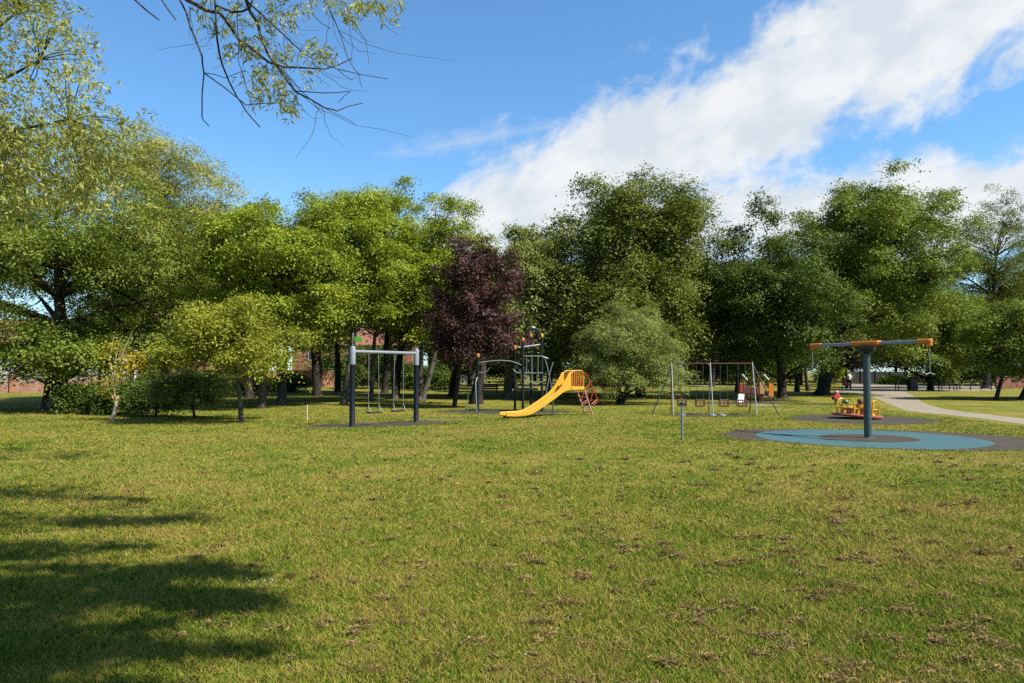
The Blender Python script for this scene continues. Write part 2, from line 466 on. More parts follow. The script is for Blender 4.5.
# ================================================================== GROUND
GREEN_A = (.055, .106, .008); GREEN_B = (.142, .178, .016); STRAW = (.325, .245, .062); BROWN = (.19, .115, .045)
def lawn_colour(nt, pos, jitter=None):
    n1 = nt.noise(pos, .33, 6, .62, .4)
    n2 = nt.noise(pos, 1.9, 6, .68, .3)
    n3 = nt.noise(pos, 11, 5, .7)
    dry = nt.m('ADD', nt.m('MULTIPLY', n1, .42), nt.m('ADD', nt.m('MULTIPLY', n2, .42), nt.m('MULTIPLY', n3, .36)))
    if jitter is not None: dry = nt.m('ADD', dry, nt.m('MULTIPLY', nt.m('SUBTRACT', jitter, .5), .26))
    col = nt.ramp(dry, [(.46, GREEN_A), (.555, GREEN_B), (.63, (.228, .214, .028)), (.69, STRAW), (.78, BROWN)])
    return col, n1, n2, n3
m_ground, nt, b = base_mat('lawn')
geo = nt.new('ShaderNodeNewGeometry').outputs['Position']
col, n1, n2, n3 = lawn_colour(nt, geo)
f4 = nt.noise(geo, 55, 4, .75)
col = nt.mix(nt.ss(f4, .35, .62, .45, 0), col, (.042, .046, .009))
tuft = nt.noise(geo, 5.0, 3, .6)
col = nt.mix(nt.m('MULTIPLY', nt.ss(tuft, .66, .76), .55), col, (.075, .052, .024))
col = nt.mix(1.0, col, (.88, .83, .95), 'MULTIPLY')
nt.put(b.inputs['Base Color'], col); b.inputs['Roughness'].default_value = .95; b.inputs['Specular IOR Level'].default_value = .1
bp = nt.new('ShaderNodeBump'); bp.inputs['Strength'].default_value = .8; bp.inputs['Distance'].default_value = .05
hh = nt.m('ADD', nt.m('MULTIPLY', f4, .6), nt.m('MULTIPLY', n3, .9))
nt.link(hh, bp.inputs['Height']); nt.link(bp.outputs[0], b.inputs['Normal'])
g = MB(); N = 24
xs = [-3000, -600, -150, -60, -30, -15, 0, 15, 30, 60, 150, 600, 3000]; ys = [-600, -100, -30, 0, 10, 20, 30, 45, 60, 90, 150, 500, 4000]
vs = [(x, y, 0) for y in ys for x in xs]; fs = [(j * 13 + i, j * 13 + i + 1, (j + 1) * 13 + i + 1, (j + 1) * 13 + i) for j in range(12) for i in range(12)]
g.add(vs, fs); tag(g.build('ground', m_ground), kind='structure')

# grass blades (real geometry) near the camera
def in_shape_list(): pass
m_blade, nt, b = base_mat('grass_blade')
geo = nt.new('ShaderNodeNewGeometry').outputs['Position']
at = nt.new('ShaderNodeAttribute', attribute_name='rnd').outputs['Fac']
mp = nt.new('ShaderNodeMapping'); nt.link(geo, mp.inputs[0]); mp.inputs['Scale'].default_value = (1, 1, 0)
col, *_ = lawn_colour(nt, mp.outputs[0], at)
nt.put(b.inputs['Base Color'], nt.mix(.15, col, nt.ramp(at, [(0, (.065, .125, .008)), (.6, (.16, .20, .017)), (1, (.36, .29, .08))])))
b.inputs['Roughness'].default_value = .75; b.inputs['Specular IOR Level'].default_value = .1
tr = nt.new('ShaderNodeBsdfTranslucent'); nt.put(tr.inputs['Color'], col)
mx = nt.new('ShaderNodeMixShader'); mx.inputs[0].default_value = .25
nt.link(b.outputs[0], mx.inputs[1]); nt.link(tr.outputs[0], mx.inputs[2]); nt.link(mx.outputs[0], nt.n['Material Output'].inputs['Surface'])

NB = 520000
u = rng.random(NB)
D0, D1 = 3.2, 17.5
# density ~ 1/D^2.1 per area
a_ = 1.25
Dd = (D0 ** -a_ + u * (D1 ** -a_ - D0 ** -a_)) ** (-1 / a_)
Xx = (rng.random(NB) * 2 - 1) * (Dd * .74 + .5)
# sit in tufts
fade_ = (Dd > 11) & (rng.random(NB) < (Dd - 11) / 6.5); Dd = np.where(fade_, D0 + (Dd - 11) * 1.1, Dd); Xx = np.where(fade_, (rng.random(NB) * 2 - 1) * (Dd * .74 + .5), Xx)
Xx += rng.normal(size=NB) * .02; Dd += rng.normal(size=NB) * .02
lod = np.clip(Dd / 6, 1, 2.6)
hgt = rng.uniform(.012, .040, NB) * (1 + .2 * lod) * (0.65 + .6 * (np.sin(Xx * 5.1 + 3 * np.sin(Dd * 2.3)) * .5 + .5))
wd = rng.uniform(.003, .006, NB) * lod
ang = rng.uniform(0, 6.283, NB); lean = rng.uniform(.4, 1.9, NB) * hgt
la = rng.uniform(0, 6.283, NB)
v = np.zeros((NB, 3, 3))
v[:, 0, 0] = Xx - np.cos(ang) * wd; v[:, 0, 1] = Dd - np.sin(ang) * wd
v[:, 1, 0] = Xx + np.cos(ang) * wd; v[:, 1, 1] = Dd + np.sin(ang) * wd
v[:, 2, 0] = Xx + np.cos(la) * lean; v[:, 2, 1] = Dd + np.sin(la) * lean; v[:, 2, 2] = hgt
v[:, :2, 2] = -.002
# keep off the blue safety surface
cs = gp(868, 438)
keep = ((Xx - cs.x) ** 2 + (Dd - cs.y) ** 2 > 3.1 ** 2) & ~((Xx > 6) & (Dd > 15.0) & ((Xx - 9.6) ** 2 / 18 + (Dd - 18) ** 2 / 9.6 < 1))
v = v[keep]; 
tag(quads_mesh('grass', v, len(v), rng.random(len(v)), m_blade, None, 3), kind='stuff')

# dry mown clippings lying in clods
m_clip, nt, b = base_mat('dry_clipping')
at = nt.new('ShaderNodeAttribute', attribute_name='rnd').outputs['Fac']
nt.put(b.inputs['Base Color'], nt.ramp(at, [(0, (.055, .035, .013)), (.6, (.16, .105, .042)), (1, (.31, .23, .09))]))
b.inputs['Roughness'].default_value = .9; b.inputs['Specular IOR Level'].default_value = .1
NC = 560
pxs = np.where(rng.random(NC) < .45, rng.normal(800, 170, NC), rng.uniform(150, 1050, NC)); pys = 455 + 235 * rng.random(NC) ** 1.05
V = []; R_ = []
for i in range(NC):
    if pxs[i] < 330 and rng.random() < .5: continue
    q = gp(pxs[i], pys[i]); 
    big = rng.random() ** 3.5 * .75
    if pxs[i] < 450: big *= .45
    nb = int(60 + 200 * big); s = .018 + .036 * big
    c_ = rng.normal(size=(nb, 3)) * np.array([s * 1.25, s * .8, 0]) + np.array([q.x, q.y, 0])
    c_[:, 2] = rng.random(nb) ** 1.5 * s * 1.1 + .008
    a = rng.uniform(0, 6.283, nb); l_ = rng.uniform(.015, .045, nb); ww = rng.uniform(.0012, .0028, nb) * (1 + .2 * q.y)
    dirv = np.stack([np.cos(a), np.sin(a), rng.normal(size=nb) * .35], 1)
    sd = np.stack([-np.sin(a), np.cos(a), rng.normal(size=nb) * .5], 1)
    tri = np.stack([c_ - dirv * l_[:, None] * .5 - sd * ww[:, None], c_ - dirv * l_[:, None] * .5 + sd * ww[:, None], c_ + dirv * l_[:, None] * .5], 1)
    tri[:, :, 2] = np.maximum(tri[:, :, 2], .002)
    V.append(tri); R_.append(np.clip(rng.random(nb) * .8 + .2 * rng.random(), 0, 1))
V = np.concatenate(V); R_ = np.concatenate(R_)
tag(quads_mesh('dry_grass_clippings', V, len(V), R_, m_clip, None, 3), kind='stuff')

# daisies by the shadow's edge
m_daisy = paint('daisy_white', (.8, .8, .74), .6)
V = []
for i in range(22):
    px, py = (rng.normal(266, 9), rng.normal(586, 2.6)) if i < 14 else (rng.uniform(180, 700), rng.uniform(500, 670))
    q = gp(px, py); r = .006
    for k in range(5):
        a = k * 1.2566; V.append([[q.x, q.y, .042], [q.x + math.cos(a) * r, q.y + math.sin(a) * r, .046], [q.x + math.cos(a + 1.0) * r, q.y + math.sin(a + 1.0) * r, .046]])
V = np.array(V); tag(quads_mesh('daisies', V, len(V), rng.random(len(V)), m_daisy, None, 3), kind='stuff')

# ------------------------------------------------------------------ hard surfaces
def tarmac(name, c0, c1, c2=None, sc=7.0):
    m, nt, b = base_mat(name); c0 = K_(c0); c1 = K_(c1); c2 = K_(c2) if c2 else None
    geo = nt.new('ShaderNodeNewGeometry').outputs['Position']
    n1 = nt.noise(geo, .8, 6, .65); n2 = nt.noise(geo, 60, 3, .7); n3 = nt.noise(geo, 4, 5, .7)
    col = nt.ramp(nt.m('ADD', nt.m('MULTIPLY', n1, .6), nt.m('MULTIPLY', n2, .4)), [(.35, c0), (.65, c1)])
    if c2: col = nt.mix(nt.ss(n3, .56, .72, 0, .75), col, c2)
    nt.put(b.inputs['Base Color'], col); b.inputs['Roughness'].default_value = .9; b.inputs['Specular IOR Level'].default_value = .2
    bp = nt.new('ShaderNodeBump'); bp.inputs['Strength'].default_value = .4; bp.inputs['Distance'].default_value = .01
    nt.link(n2, bp.inputs['Height']); nt.link(bp.outputs[0], b.inputs['Normal'])
    return m
M_MAT = tarmac('rubber_tiles_dark', (.044, .037, .026), (.092, .078, .054), (.13, .115, .055))
M_MATB = tarmac('rubber_tiles_brown', (.044, .036, .025), (.092, .075, .050), (.14, .12, .055))
M_BLUE = tarmac('wet_pour_blue', (.046, .115, .130), (.074, .155, .162), (.115, .160, .150))
M_PATH = tarmac('path_gravel', (.27, .225, .160), (.37, .31, .22), (.23, .19, .125))
EDGE = []; MATS = []
def patch(name, mat, cx, cy, rx, ry, z, rot=0.0, rough=.07, n=220, inner=None):
    mb = MB(); ph = rng.uniform(0, 6.28, 4); out = []
    for k in range(n):
        a = 2 * math.pi * k / n
        rough = rough * 1.0
        q = 1 + rough * (math.sin(2 * a + ph[0]) * .5 + math.sin(5 * a + ph[1]) * .5 + math.sin(11 * a + ph[2]) * .35 + .45 * rng.normal() * min(1, rough * 8))
        x = math.cos(a) * rx * q; y = math.sin(a) * ry * q
        out.append((cx + x * math.cos(rot) - y * math.sin(rot), cy + x * math.sin(rot) + y * math.cos(rot), z))
    MATS.append((cx, cy, rx, ry, rot))
    if z < .006: EDGE.extend(out)
    if inner:
        inn = [(cx + math.cos(2 * math.pi * k / n) * inner, cy + math.sin(2 * math.pi * k / n) * inner, z) for k in range(n)]
        mb.add(out + inn, [(k, (k + 1) % n, n + (k + 1) % n, n + k) for k in range(n)])
    else:
        mb.add(out + [(cx, cy, z)], [(k, (k + 1) % n, n) for k in range(n)])
    return tag(mb.build(name, mat), kind='structure')
S = gp(868, 438.3)
patch('spinner_surround_ground', M_MATB, S.x + .45, S.y - .0, 4.0, 2.85, .004, -.42, .05)
patch('blue_safety_ground', M_BLUE, S.x + .0, S.y + .05, 2.64, 2.75, .008, 0, .006, 120)
patch('spinner_centre_ground', M_MATB, S.x - .0, S.y - .02, 1.15, 1.12, .012, 0, .02)
q = gp(862, 419.5); patch('roundabout_ground', M_MAT, q.x, q.y + .1, 2.45, 2.7, .004, 0, .07)
q = gp(378, 424.6); patch('swing_ground', M_MAT, q.x, q.y, 2.45, 1.15, .004, .55, .12)
q = gp(505, 411.5); patch('climber_ground', M_MAT, q.x, q.y, 3.1, 1.7, .004, 0, .1)
q = gp(712, 415.4); patch('cradle_swing_ground', M_MAT, q.x, q.y, 1.75, 1.05, .004, 0, .1)
q = gp(748, 403.2); patch('play_unit_ground', M_MAT, q.x, q.y, 2.9, 1.3, .004, 0, .1)
q = gp(764, 405.2); patch('sand_patch_ground', M_PATH, q.x, q.y, .75, .7, .008, 0, .15)
q = gp(818, 404.4); patch('rocker_ground', M_MAT, q.x, q.y, 1.3, .9, .004, 0, .1)
# worn earth where feet drag
M_WORN = tarmac('worn_turf', (.17, .14, .055), (.27, .215, .10), (.09, .10, .025))
q = gp(450, 419.6); patch('worn_ground', M_WORN, q.x - .2, q.y, 2.2, .45, .003, 0, .2)
q = gp(318, 423); patch('worn_turf_ground', M_WORN, q.x, q.y, .9, .35, .003, 0, .2)
V = []
for (ex, ey, ez) in EDGE:
    for _ in range(9):
        x = ex + rng.normal() * .09; y = ey + rng.normal() * .09; h_ = rng.uniform(.02, .055); a = rng.uniform(0, 6.283); w_ = .011; l_ = rng.normal(size=2) * h_ * .7
        V.append([[x - math.cos(a) * w_, y - math.sin(a) * w_, 0], [x + math.cos(a) * w_, y + math.sin(a) * w_, 0], [x + l_[0], y + l_[1], h_]])
V = np.array(V); tag(quads_mesh('edge_grass', V, len(V), rng.random(len(V)), m_blade, None, 3), kind='stuff')
# coarser tufts carry the lawn on into the middle distance
NF = 260000
Df = 14.0 + 24.0 * rng.random(NF) ** 1.25; Xf = (rng.random(NF) * 2 - 1) * (Df * .74 + .5)
ok = rng.random(NF) < np.clip((Df - 13.5) / 4, 0, 1)
for (cx, cy, rx, ry, rot) in MATS:
    ax_ = (Xf - cx) * math.cos(rot) + (Df - cy) * math.sin(rot); ay_ = -(Xf - cx) * math.sin(rot) + (Df - cy) * math.cos(rot)
    ok &= (ax_ / (rx * 1.03)) ** 2 + (ay_ / (ry * 1.03)) ** 2 > 1
ok &= Xf / Df < np.interp(Df, [21, 23, 26, 29, 32, 38], [.80, .665, .615, .55, .51, .475])
ok &= rng.random(NF) < np.clip(1.15 - (Df - 19) / 18, 0, 1)
Xf = Xf[ok]; Df = Df[ok]; n_ = len(Xf)
hf = rng.uniform(.012, .036, n_) * (.7 + .5 * (np.sin(Xf * 2.1 + 2 * np.sin(Df * 1.3)) * .5 + .5)); wf = rng.uniform(.008, .016, n_) * (Df / 16)
a1 = rng.uniform(0, 6.283, n_); a2 = rng.uniform(0, 6.283, n_); lf = rng.uniform(.4, 2.2, n_) * hf
v = np.zeros((n_, 3, 3))
v[:, 0, 0] = Xf - np.cos(a1) * wf; v[:, 0, 1] = Df - np.sin(a1) * wf; v[:, 1, 0] = Xf + np.cos(a1) * wf; v[:, 1, 1] = Df + np.sin(a1) * wf
v[:, 2, 0] = Xf + np.cos(a2) * lf; v[:, 2, 1] = Df + np.sin(a2) * lf; v[:, 2, 2] = hf
tag(quads_mesh('far_grass', v, n_, rng.random(n_), m_blade, None, 3), kind='stuff')
# path
def strip(name, mat, left, right, z):
    mb = MB(); n = len(left); vs = [tuple(gp(*p))[:2] + (z,) for p in left] + [tuple(gp(*p))[:2] + (z,) for p in right]
    mb.add(vs, [(i, i + 1, n + i + 1, n + i) for i in range(n - 1)])
    return tag(mb.build(name, mat), kind='structure')
near = [(838, 391.8), (866, 394), (876, 398.5), (884, 402), (892, 405.5), (905, 410.5), (925, 413), (950, 415), (985, 419), (1024, 424.3), (1100, 433)]
far = [(880, 389.5), (905, 392), (914, 396), (918, 399), (922, 402), (930, 405.2), (942, 408.5), (958, 411.2), (990, 414.8), (1024, 418.7), (1100, 427)]
strip('path', M_PATH, near, far, .004)
strip('plaza', M_PATH, [(835, 391), (880, 391.6), (905, 391.6), (960, 391.0), (1000, 390.4)], [(850, 383.8), (880, 383.9), (905, 384.2), (960, 384.5), (1000, 385)], .006)
strip('back_path', M_PATH, [(430, 386.3), (560, 386.0), (720, 385.8), (770, 385.8)], [(430, 385.1), (560, 384.8), (720, 384.6), (770, 384.6)], .004)

# ================================================================== PLAY EQUIPMENT
M_STEEL = paint('galvanised_steel', (.25, .265, .27), .45, .3, .25, (.22, .23, .23))
M_SILVER = paint('silver_paint', (.27, .30, .33), .4, .1, .2)
M_NAVY = paint('navy_paint', (.007, .010, .016), .5, 0, .15, (.018, .021, .026), 9.0, .15)
M_TEALPOST = paint('teal_grey_paint', (.050, .075, .072), .4, .0, .2, (.085, .11, .11))
M_DKPOST = paint('dark_teal_paint', (.011, .019, .020), .5, .0, .2, (.024, .032, .032), 9.0, .2)
M_BLACK = paint('black_plastic', (.012, .012, .016), .4)
M_ORANGE = paint('orange_plastic', (.70, .205, .012), .4, 0, .15, (.5, .15, .02))
M_YELLOW = paint('yellow_paint', (.74, .37, .004), .4, 0, .2, (.46, .25, .03))
M_YELPALE = paint('pale_yellow_paint', (.66, .35, .018), .45, 0, .2, (.5, .33, .08))
M_RED = paint('red_paint', (.42, .035, .022), .45, 0, .25, (.22, .03, .02))
M_PINK = paint('faded_red_steel', (.52, .27, .21), .5, 0, .3, (.38, .18, .13))
M_BROWN = paint('brown_board', (.13, .040, .022), .55, 0, .25)
M_TAN = paint('tan_board', (.55, .27, .10), .55, 0, .25)
M_GREYPL = paint('grey_rubber', (.20, .215, .20), .6)
M_DRUB = paint('dark_rubber', (.018, .018, .017), .7)
M_CHAIN = paint('chain_steel', (.12, .12, .115), .5, .5)
M_REDDISC = paint('red_rubber_deck', (.34, .085, .055), .65, 0, .3, (.22, .06, .04))
M_WHITE = paint('white_paint', (.62, .64, .65), .4)
M_WOODD = paint('dark_wood', (.045, .032, .024), .7, 0, .4, (.085, .065, .05))
M_GREENSIGN = paint('green_sign_face', (.09, .36, .03), .45, 0, .1)

# --- spinner
sp = thing('rotating_swing', 'tall grey post with orange tipped crossbar turning above the blue safety ring', 'rotating swing', S)
MB().lathe([(.17, 0), (.15, .02), (.09, .03), (.088, 1.0), (.085, 2.16)], n=20).build('post', M_TEALPOST, sp, True)
MB().lathe([(.11, 2.10), (.2, 2.16), (.215, 2.22), (.215, 2.275), (.12, 2.28)], n=20).build('hub', M_BLACK, sp, True)
adir = Vector((.76, -1.5, 0)).normalized(); aR = Matrix(((adir.x, -adir.y, 0), (adir.y, adir.x, 0), (0, 0, 1)))
def al(x, y, z): return aR @ Vector((x, y, 0)) + Vector((0, 0, z))
MB().box((0, 0, 2.36), (2.9, .085, .085), aR, .015).build('arm', M_SILVER, sp)
MB().box((0, 0, 2.365), (.8, .22, .12), aR, .03).build('hub_cover', M_ORANGE, sp)
for s in (-1, 1):
    c = MB(); c.box(al(s * 1.53, 0, 2.36), (.38, .13, .12), aR, .03); c.box(al(s * 1.66, 0, 2.28), (.12, .12, .09), aR, .03)
    c.build('end_cap', M_ORANGE, sp)
    h = MB().tube([al(s * 1.66, 0, 2.22), al(s * 1.66, 0, 1.62)], .009, 8).build('hanger', M_SILVER, sp)
    MB().tube([al(s * 1.66 - .02, -.14, 1.59), al(s * 1.66, 0, 1.63), al(s * 1.66 + .02, .14, 1.59)], .015, 8).build('grip', M_GREYPL, h)

# --- roundabout
rb_loc = gp(857, 418.4)
rb = thing('roundabout', 'yellow railed playground roundabout with red deck tilted on dark mat', 'roundabout', rb_loc)
rb.rotation_euler = (rad(1.5), rad(3.6), .3); rb.scale = (.97, .97, .9)
MB().lathe([(.2, -.04), (.22, .06), (.80, .075), (.87, .09), (.875, .15), (.84, .17), (.1, .175)], n=36).build('deck', M_REDDISC, rb, True)
MB().lathe([(.06, .17), (.06, .5), (.09, .52), (.09, .55), (.02, .57)], n=14).build('pivot_post', M_YELLOW, rb, True)
for k in range(4):
    a = k * math.pi / 2 + .35
    ca, sa = math.cos(a), math.sin(a)
    L_ = lambda r, z, o=0: Vector((ca * r - sa * o, sa * r + ca * o, z))
    MB().tube([L_(.66, .17, -.22), L_(.68, .5, -.24), L_(.66, .68, -.2), L_(.6, .75, -.08), L_(.6, .75, .08), L_(.66, .68, .2), L_(.68, .5, .24), L_(.66, .17, .22)], .026, 8).build('hand_rail', M_YELLOW, rb, True)
    MB().box(L_(.52, .40), (.3, .46, .045), Matrix.Rotation(a, 3, 'Z'), .015).build('seat', M_YELLOW if k % 2 else M_TAN, rb)
    MB().tube([L_(.08, .45), L_(.66, .45)], .022, 8).build('spoke', M_YELLOW, rb)
    MB().prism([L_(.44, .17, -.12), L_(.60, .17, -.12), L_(.57, .385, -.1), L_(.47, .385, -.1)], L_(0, 0, .22)).build('seat_support', M_YELPALE if k % 2 else M_ORANGE, rb)
MB().lathe([(.0, .0), (.1, .03), (.12, .11), (.08, .2), (.0, .23)], L_(.1, .56, 0) * 1, 12).build('hand_wheel', M_BROWN, rb, True)
MB().lathe([(.0, .0), (.09, .02), (.11, .09), (.07, .17), (.0, .19)], Vector((-.72, -.2, .55)), 10).build('grip_ball', paint('green_plastic', (.05, .16, .06), .5), rb, True)

# --- spring rocker
q = gp(836, 404.4)
rk = thing('spring_rocker', 'small red and pink spring rocker standing in grass behind the roundabout', 'spring rocker', q, .5)
coil = [(math.cos(t * .9) * .075, math.sin(t * .9) * .075, .01 + t * .0085) for t in range(0, 29)]
MB().tube(coil, .016, 6).build('spring', M_NAVY, rk, True)
MB().box((0, 0, .27), (.5, .15, .05), None, .015).build('seat_plate', M_NAVY, rk)
MB().prism([(-.2, -.09, .29), (.2, -.09, .29), (.24, -.09, .42), (.13, -.09, .56), (-.06, -.09, .5), (-.22, -.09, .4)], (0, .18, 0)).build('body', M_RED, rk)
MB().lathe([(.0, 0), (.08, .02), (.11, .09), (.1, .16), (.05, .21), (.0, .22)], (.05, 0, .5), 14).build('head', paint('pink_plastic', (.66, .25, .28), .45), rk, True)
MB().tube([(.1, -.17, .47), (.1, .17, .47)], .018, 8).build('handle', M_WHITE, rk)

# --- slide
sl_loc = P(573, 372, 28.2); sl_loc.z = 0
foot = gp(503, 418.5)
dv = foot - sl_loc; run = dv.length; sd = math.atan2(dv.y, dv.x)
sld = thing('playground_slide', 'bright yellow metal slide with red ladder standing on the grass', 'slide', sl_loc, sd)
k = run / 3.25
floor_ = [(.28, 1.10), (.45, 1.07), (.7, .93), (1.0, .74), (1.5, .47), (1.95, .25), (2.2, .16), (2.45, .13), (3.25, .12)]
sidet = [(.28, 1.60), (.36, 1.60), (.48, 1.42), (.75, 1.06), (1.05, .82), (1.5, .56), (1.95, .335), (2.2, .24), (2.45, .20), (3.25, .185)]
sideb = [(3.25, .085), (2.45, .095), (2.2, .12), (1.95, .21), (1.5, .43), (1.0, .70), (.7, .88), (.45, .97), (.28, .98)]
hw_ = .20
mb = MB(); n = len(floor_)
vs = [(x * k, -hw_ + .012, z) for x, z in floor_] + [(x * k, hw_ - .012, z) for x, z in floor_]
vs2 = [(x, y, z - .03) for x, y, z in vs]
mb.add(vs + vs2, [(i, i + 1, n + i + 1, n + i) for i in range(n - 1)] + [(2 * n + i, 3 * n + i, 3 * n + i + 1, 2 * n + i + 1) for i in range(n - 1)] + [(n - 1, 3 * n - 1, 4 * n - 1, 2 * n - 1)])
mb.build('chute', M_YELLOW, sld)
for s in (-1, 1):
    prof = sidet + sideb
    mt, mbt = [], []
    mb = MB()
    # quad strip wall between top and bottom profile, with thickness
    def interp(pr, x):
        pr = sorted(pr)
        for i in range(len(pr) - 1):
            if pr[i][0] <= x <= pr[i + 1][0]:
                t = (x - pr[i][0]) / (pr[i + 1][0] - pr[i][0] + 1e-9); return pr[i][1] + t * (pr[i + 1][1] - pr[i][1])
        return pr[-1][1]
    xs_ = sorted(set([x for x, _ in prof])); m_ = len(xs_)
    y0 = s * hw_; y1 = s * (hw_ + .035)
    ring = []
    for x in xs_:
        zt, zb = interp(sidet, x), interp(sideb, x)
        ring.append([(x * k, y0, zb), (x * k, y1, zb), (x * k, y1, zt), (x * k, y0, zt)])
    vs = [p for r_ in ring for p in r_]; fs = []
    for i in range(m_ - 1):
        for j in range(4): fs.append((i * 4 + j, i * 4 + (j + 1) % 4, (i + 1) * 4 + (j + 1) % 4, (i + 1) * 4 + j))
    fs += [(0, 1, 2, 3), tuple((m_ - 1) * 4 + j for j in (3, 2, 1, 0))]
    mb.add(vs, fs); mb.build('side_wall', M_YELPALE, sld)
    top = [Vector((x * k, s * (hw_ + .018), z + .015)) for x, z in sidet]
    MB().tube(top, .026, 8).build('edge_rail', M_YELLOW, sld, True)
    gr = MB(); y = s * (hw_ + .02)
    gr.tube([(.27 * k, y, 1.62), (.15, y, 1.7), (-.25, y, 1.7), (-.33, y, 1.62), (-.33, y, 1.02)], .024, 8)
    gr.build('guard_frame', M_YELPALE, sld, True)
    for j in range(6):
        x = -.26 + j * .095; MB().tube([(x, y, 1.1), (x, y, 1.69)], .014, 6).build('guard_bar', M_ORANGE, sld)
MB().box((-.03, 0, 1.03), (.66, .53, .13), None, .02).build('deck', M_YELPALE, sld)
for s in (-1, 1):
    y = s * .22
    MB().box(Vector((-.56, y, .52)), (.05, .045, 1.13), Matrix.Rotation(rad(24), 3, 'Y'), .01).build('ladder_stringer', M_PINK, sld)
    hr = MB(); y = s * .27
    hr.tube([(-.33, y, 1.62), (-.42, y, 1.6), (-.98, y, .62), (-.98, y, .5), (-.78, y, .40)], .02, 8)
    hr.tube([(-.60, y, 1.28), (-.48, y, .78)], .015, 6); hr.tube([(-.78, y, .96), (-.63, y, .5)], .015, 6); hr.tube([(-.98, y, .6), (-.68, y, .42)], .015, 6); hr.tube([(-.62, y, 1.25), (-.37, y, 1.0)], .015, 6)
    hr.build('hand_rail', M_RED, sld, True)
for j in range(5):
    t = (j + .6) / 5.4; MB().box((-.33 - .46 * (1 - t), 0, 1.03 * t), (.11, .44, .025), None, .006).build('tread', M_PINK, sld)
MB().tube([(1.0 * k, 0, .66), (1.0 * k, 0, 0)], .022, 8).build('support_leg', M_TEALPOST, sld)
MB().box((3.05 * k, 0, .03), (.12, .4, .09), None, .01).build('foot_block', M_BROWN, sld)

# --- flat seat swing
A = gp(352, 427); B = gp(416, 422)
mid = (A + B) / 2; ang = math.atan2((B - A).y, (B - A).x); Ls = (B - A).length
sw = thing('playground_swing', 'navy and silver two post swing frame over a dark worn mat', 'swing frame', mid, ang)
for s in (-1, 1):
    p = MB().lathe([(.115, 0), (.085, .04), (.082, 1.88)], (s * Ls / 2, 0, 0), 16).build('post', M_NAVY, sw, True)
    MB().lathe([(.088, 1.88), (.088, 2.38), (.07, 2.42), (.0, 2.43)], (s * Ls / 2, 0, 0), 16).build('post_top', M_SILVER, sw, True)
MB().tube([(-Ls / 2, 0, 2.27), (Ls / 2, 0, 2.27)], .05, 12).build('crossbar', M_SILVER, sw, True)
def chain_links(mb, p0, p1, r=.009):
    p0 = Vector(p0); p1 = Vector(p1); n = max(4, int((p1 - p0).length / .14))
    pts = [p0.lerp(p1, i / n) for i in range(n + 1)]
    mb.tube(pts, [r * (1.25 if i % 2 else .75) for i in range(n + 1)], 6)
def flat_swing(label, t, swing):
    loc = A.lerp(B, t); o = thing('chain_swing', label, 'swing', (loc.x, loc.y, 0), ang + .0, 'flat swing seats on chains')
    for s in (-1, 1):
        c = MB(); chain_links(c, (s * .20, 0, 2.22), (s * .22, swing * .5, .62)); c.tube([(s * .22, swing * .5, .62), (s * .23, swing - .1, .42)], .011, 6); c.tube([(s * .22, swing * .5, .62), (s * .23, swing + .1, .42)], .011, 6)
        c.build('chain', M_STEEL, o)
    MB().box((0, swing, .40), (.5, .19, .045), None, .015).build('seat', M_DRUB, o)
flat_swing('left black flat seat hanging nearest on the silver chains', .31, -.04)
flat_swing('right black flat seat hanging by the farther navy post', .71, .03)

# --- cradle swing set
cA = Vector((6.25, 29.0, 0)); cB = Vector((9.3, 28.65, 0)); cm_ = (cA + cB) / 2; cang = math.atan2((cB - cA).y, (cB - cA).x); cL = (cB - cA).length
cf = thing('playground_swing', 'old steel A-frame with red brown bar holding four baby swings', 'swing frame', cm_, cang)
MB().tube([(-cL / 2, 0, 1.98), (cL / 2, 0, 1.98)], .021, 10).build('crossbar', M_BROWN, cf)
for x in (-cL / 2, -.06, cL / 2):
    MB().tube([(x, 0, 2.03), (x - .02, -.8, 0)], .021, 8).build('front_leg', M_STEEL, cf)
    MB().tube([(x, 0, 2.0), (x + .04, .8, 0)], .022, 8).build('rear_leg', M_BROWN if abs(x) > .2 else M_STEEL, cf)
MB().tube([(-cL / 2, 0, 1.85), (-cL / 2 - .75, .1, 0)], .022, 8).build('brace', M_TEALPOST, cf)
MB().tube([(cL / 2, 0, 1.97), (cL / 2 + .95, -.05, 0)], .022, 8).build('brace', M_TEALPOST, cf)
for x in (-cL / 2 + .28, -.12, .24):
    mb = MB(); mb.lathe([(.13, 0), (.15, .02), (.11, .06), (.05, .08)], (x, -.9, 0), 14, 1.0, .8); mb.build('foot_cover', M_GREYPL, cf, True)
seat_px = [(682, 'baby swing at the left end behind the short post'), (700, 'baby swing second from the left, left of the middle legs'),
           (724, 'wide baby swing just right of the middle legs'), (742, 'baby swing at the right end beside the right legs')]
proto = None
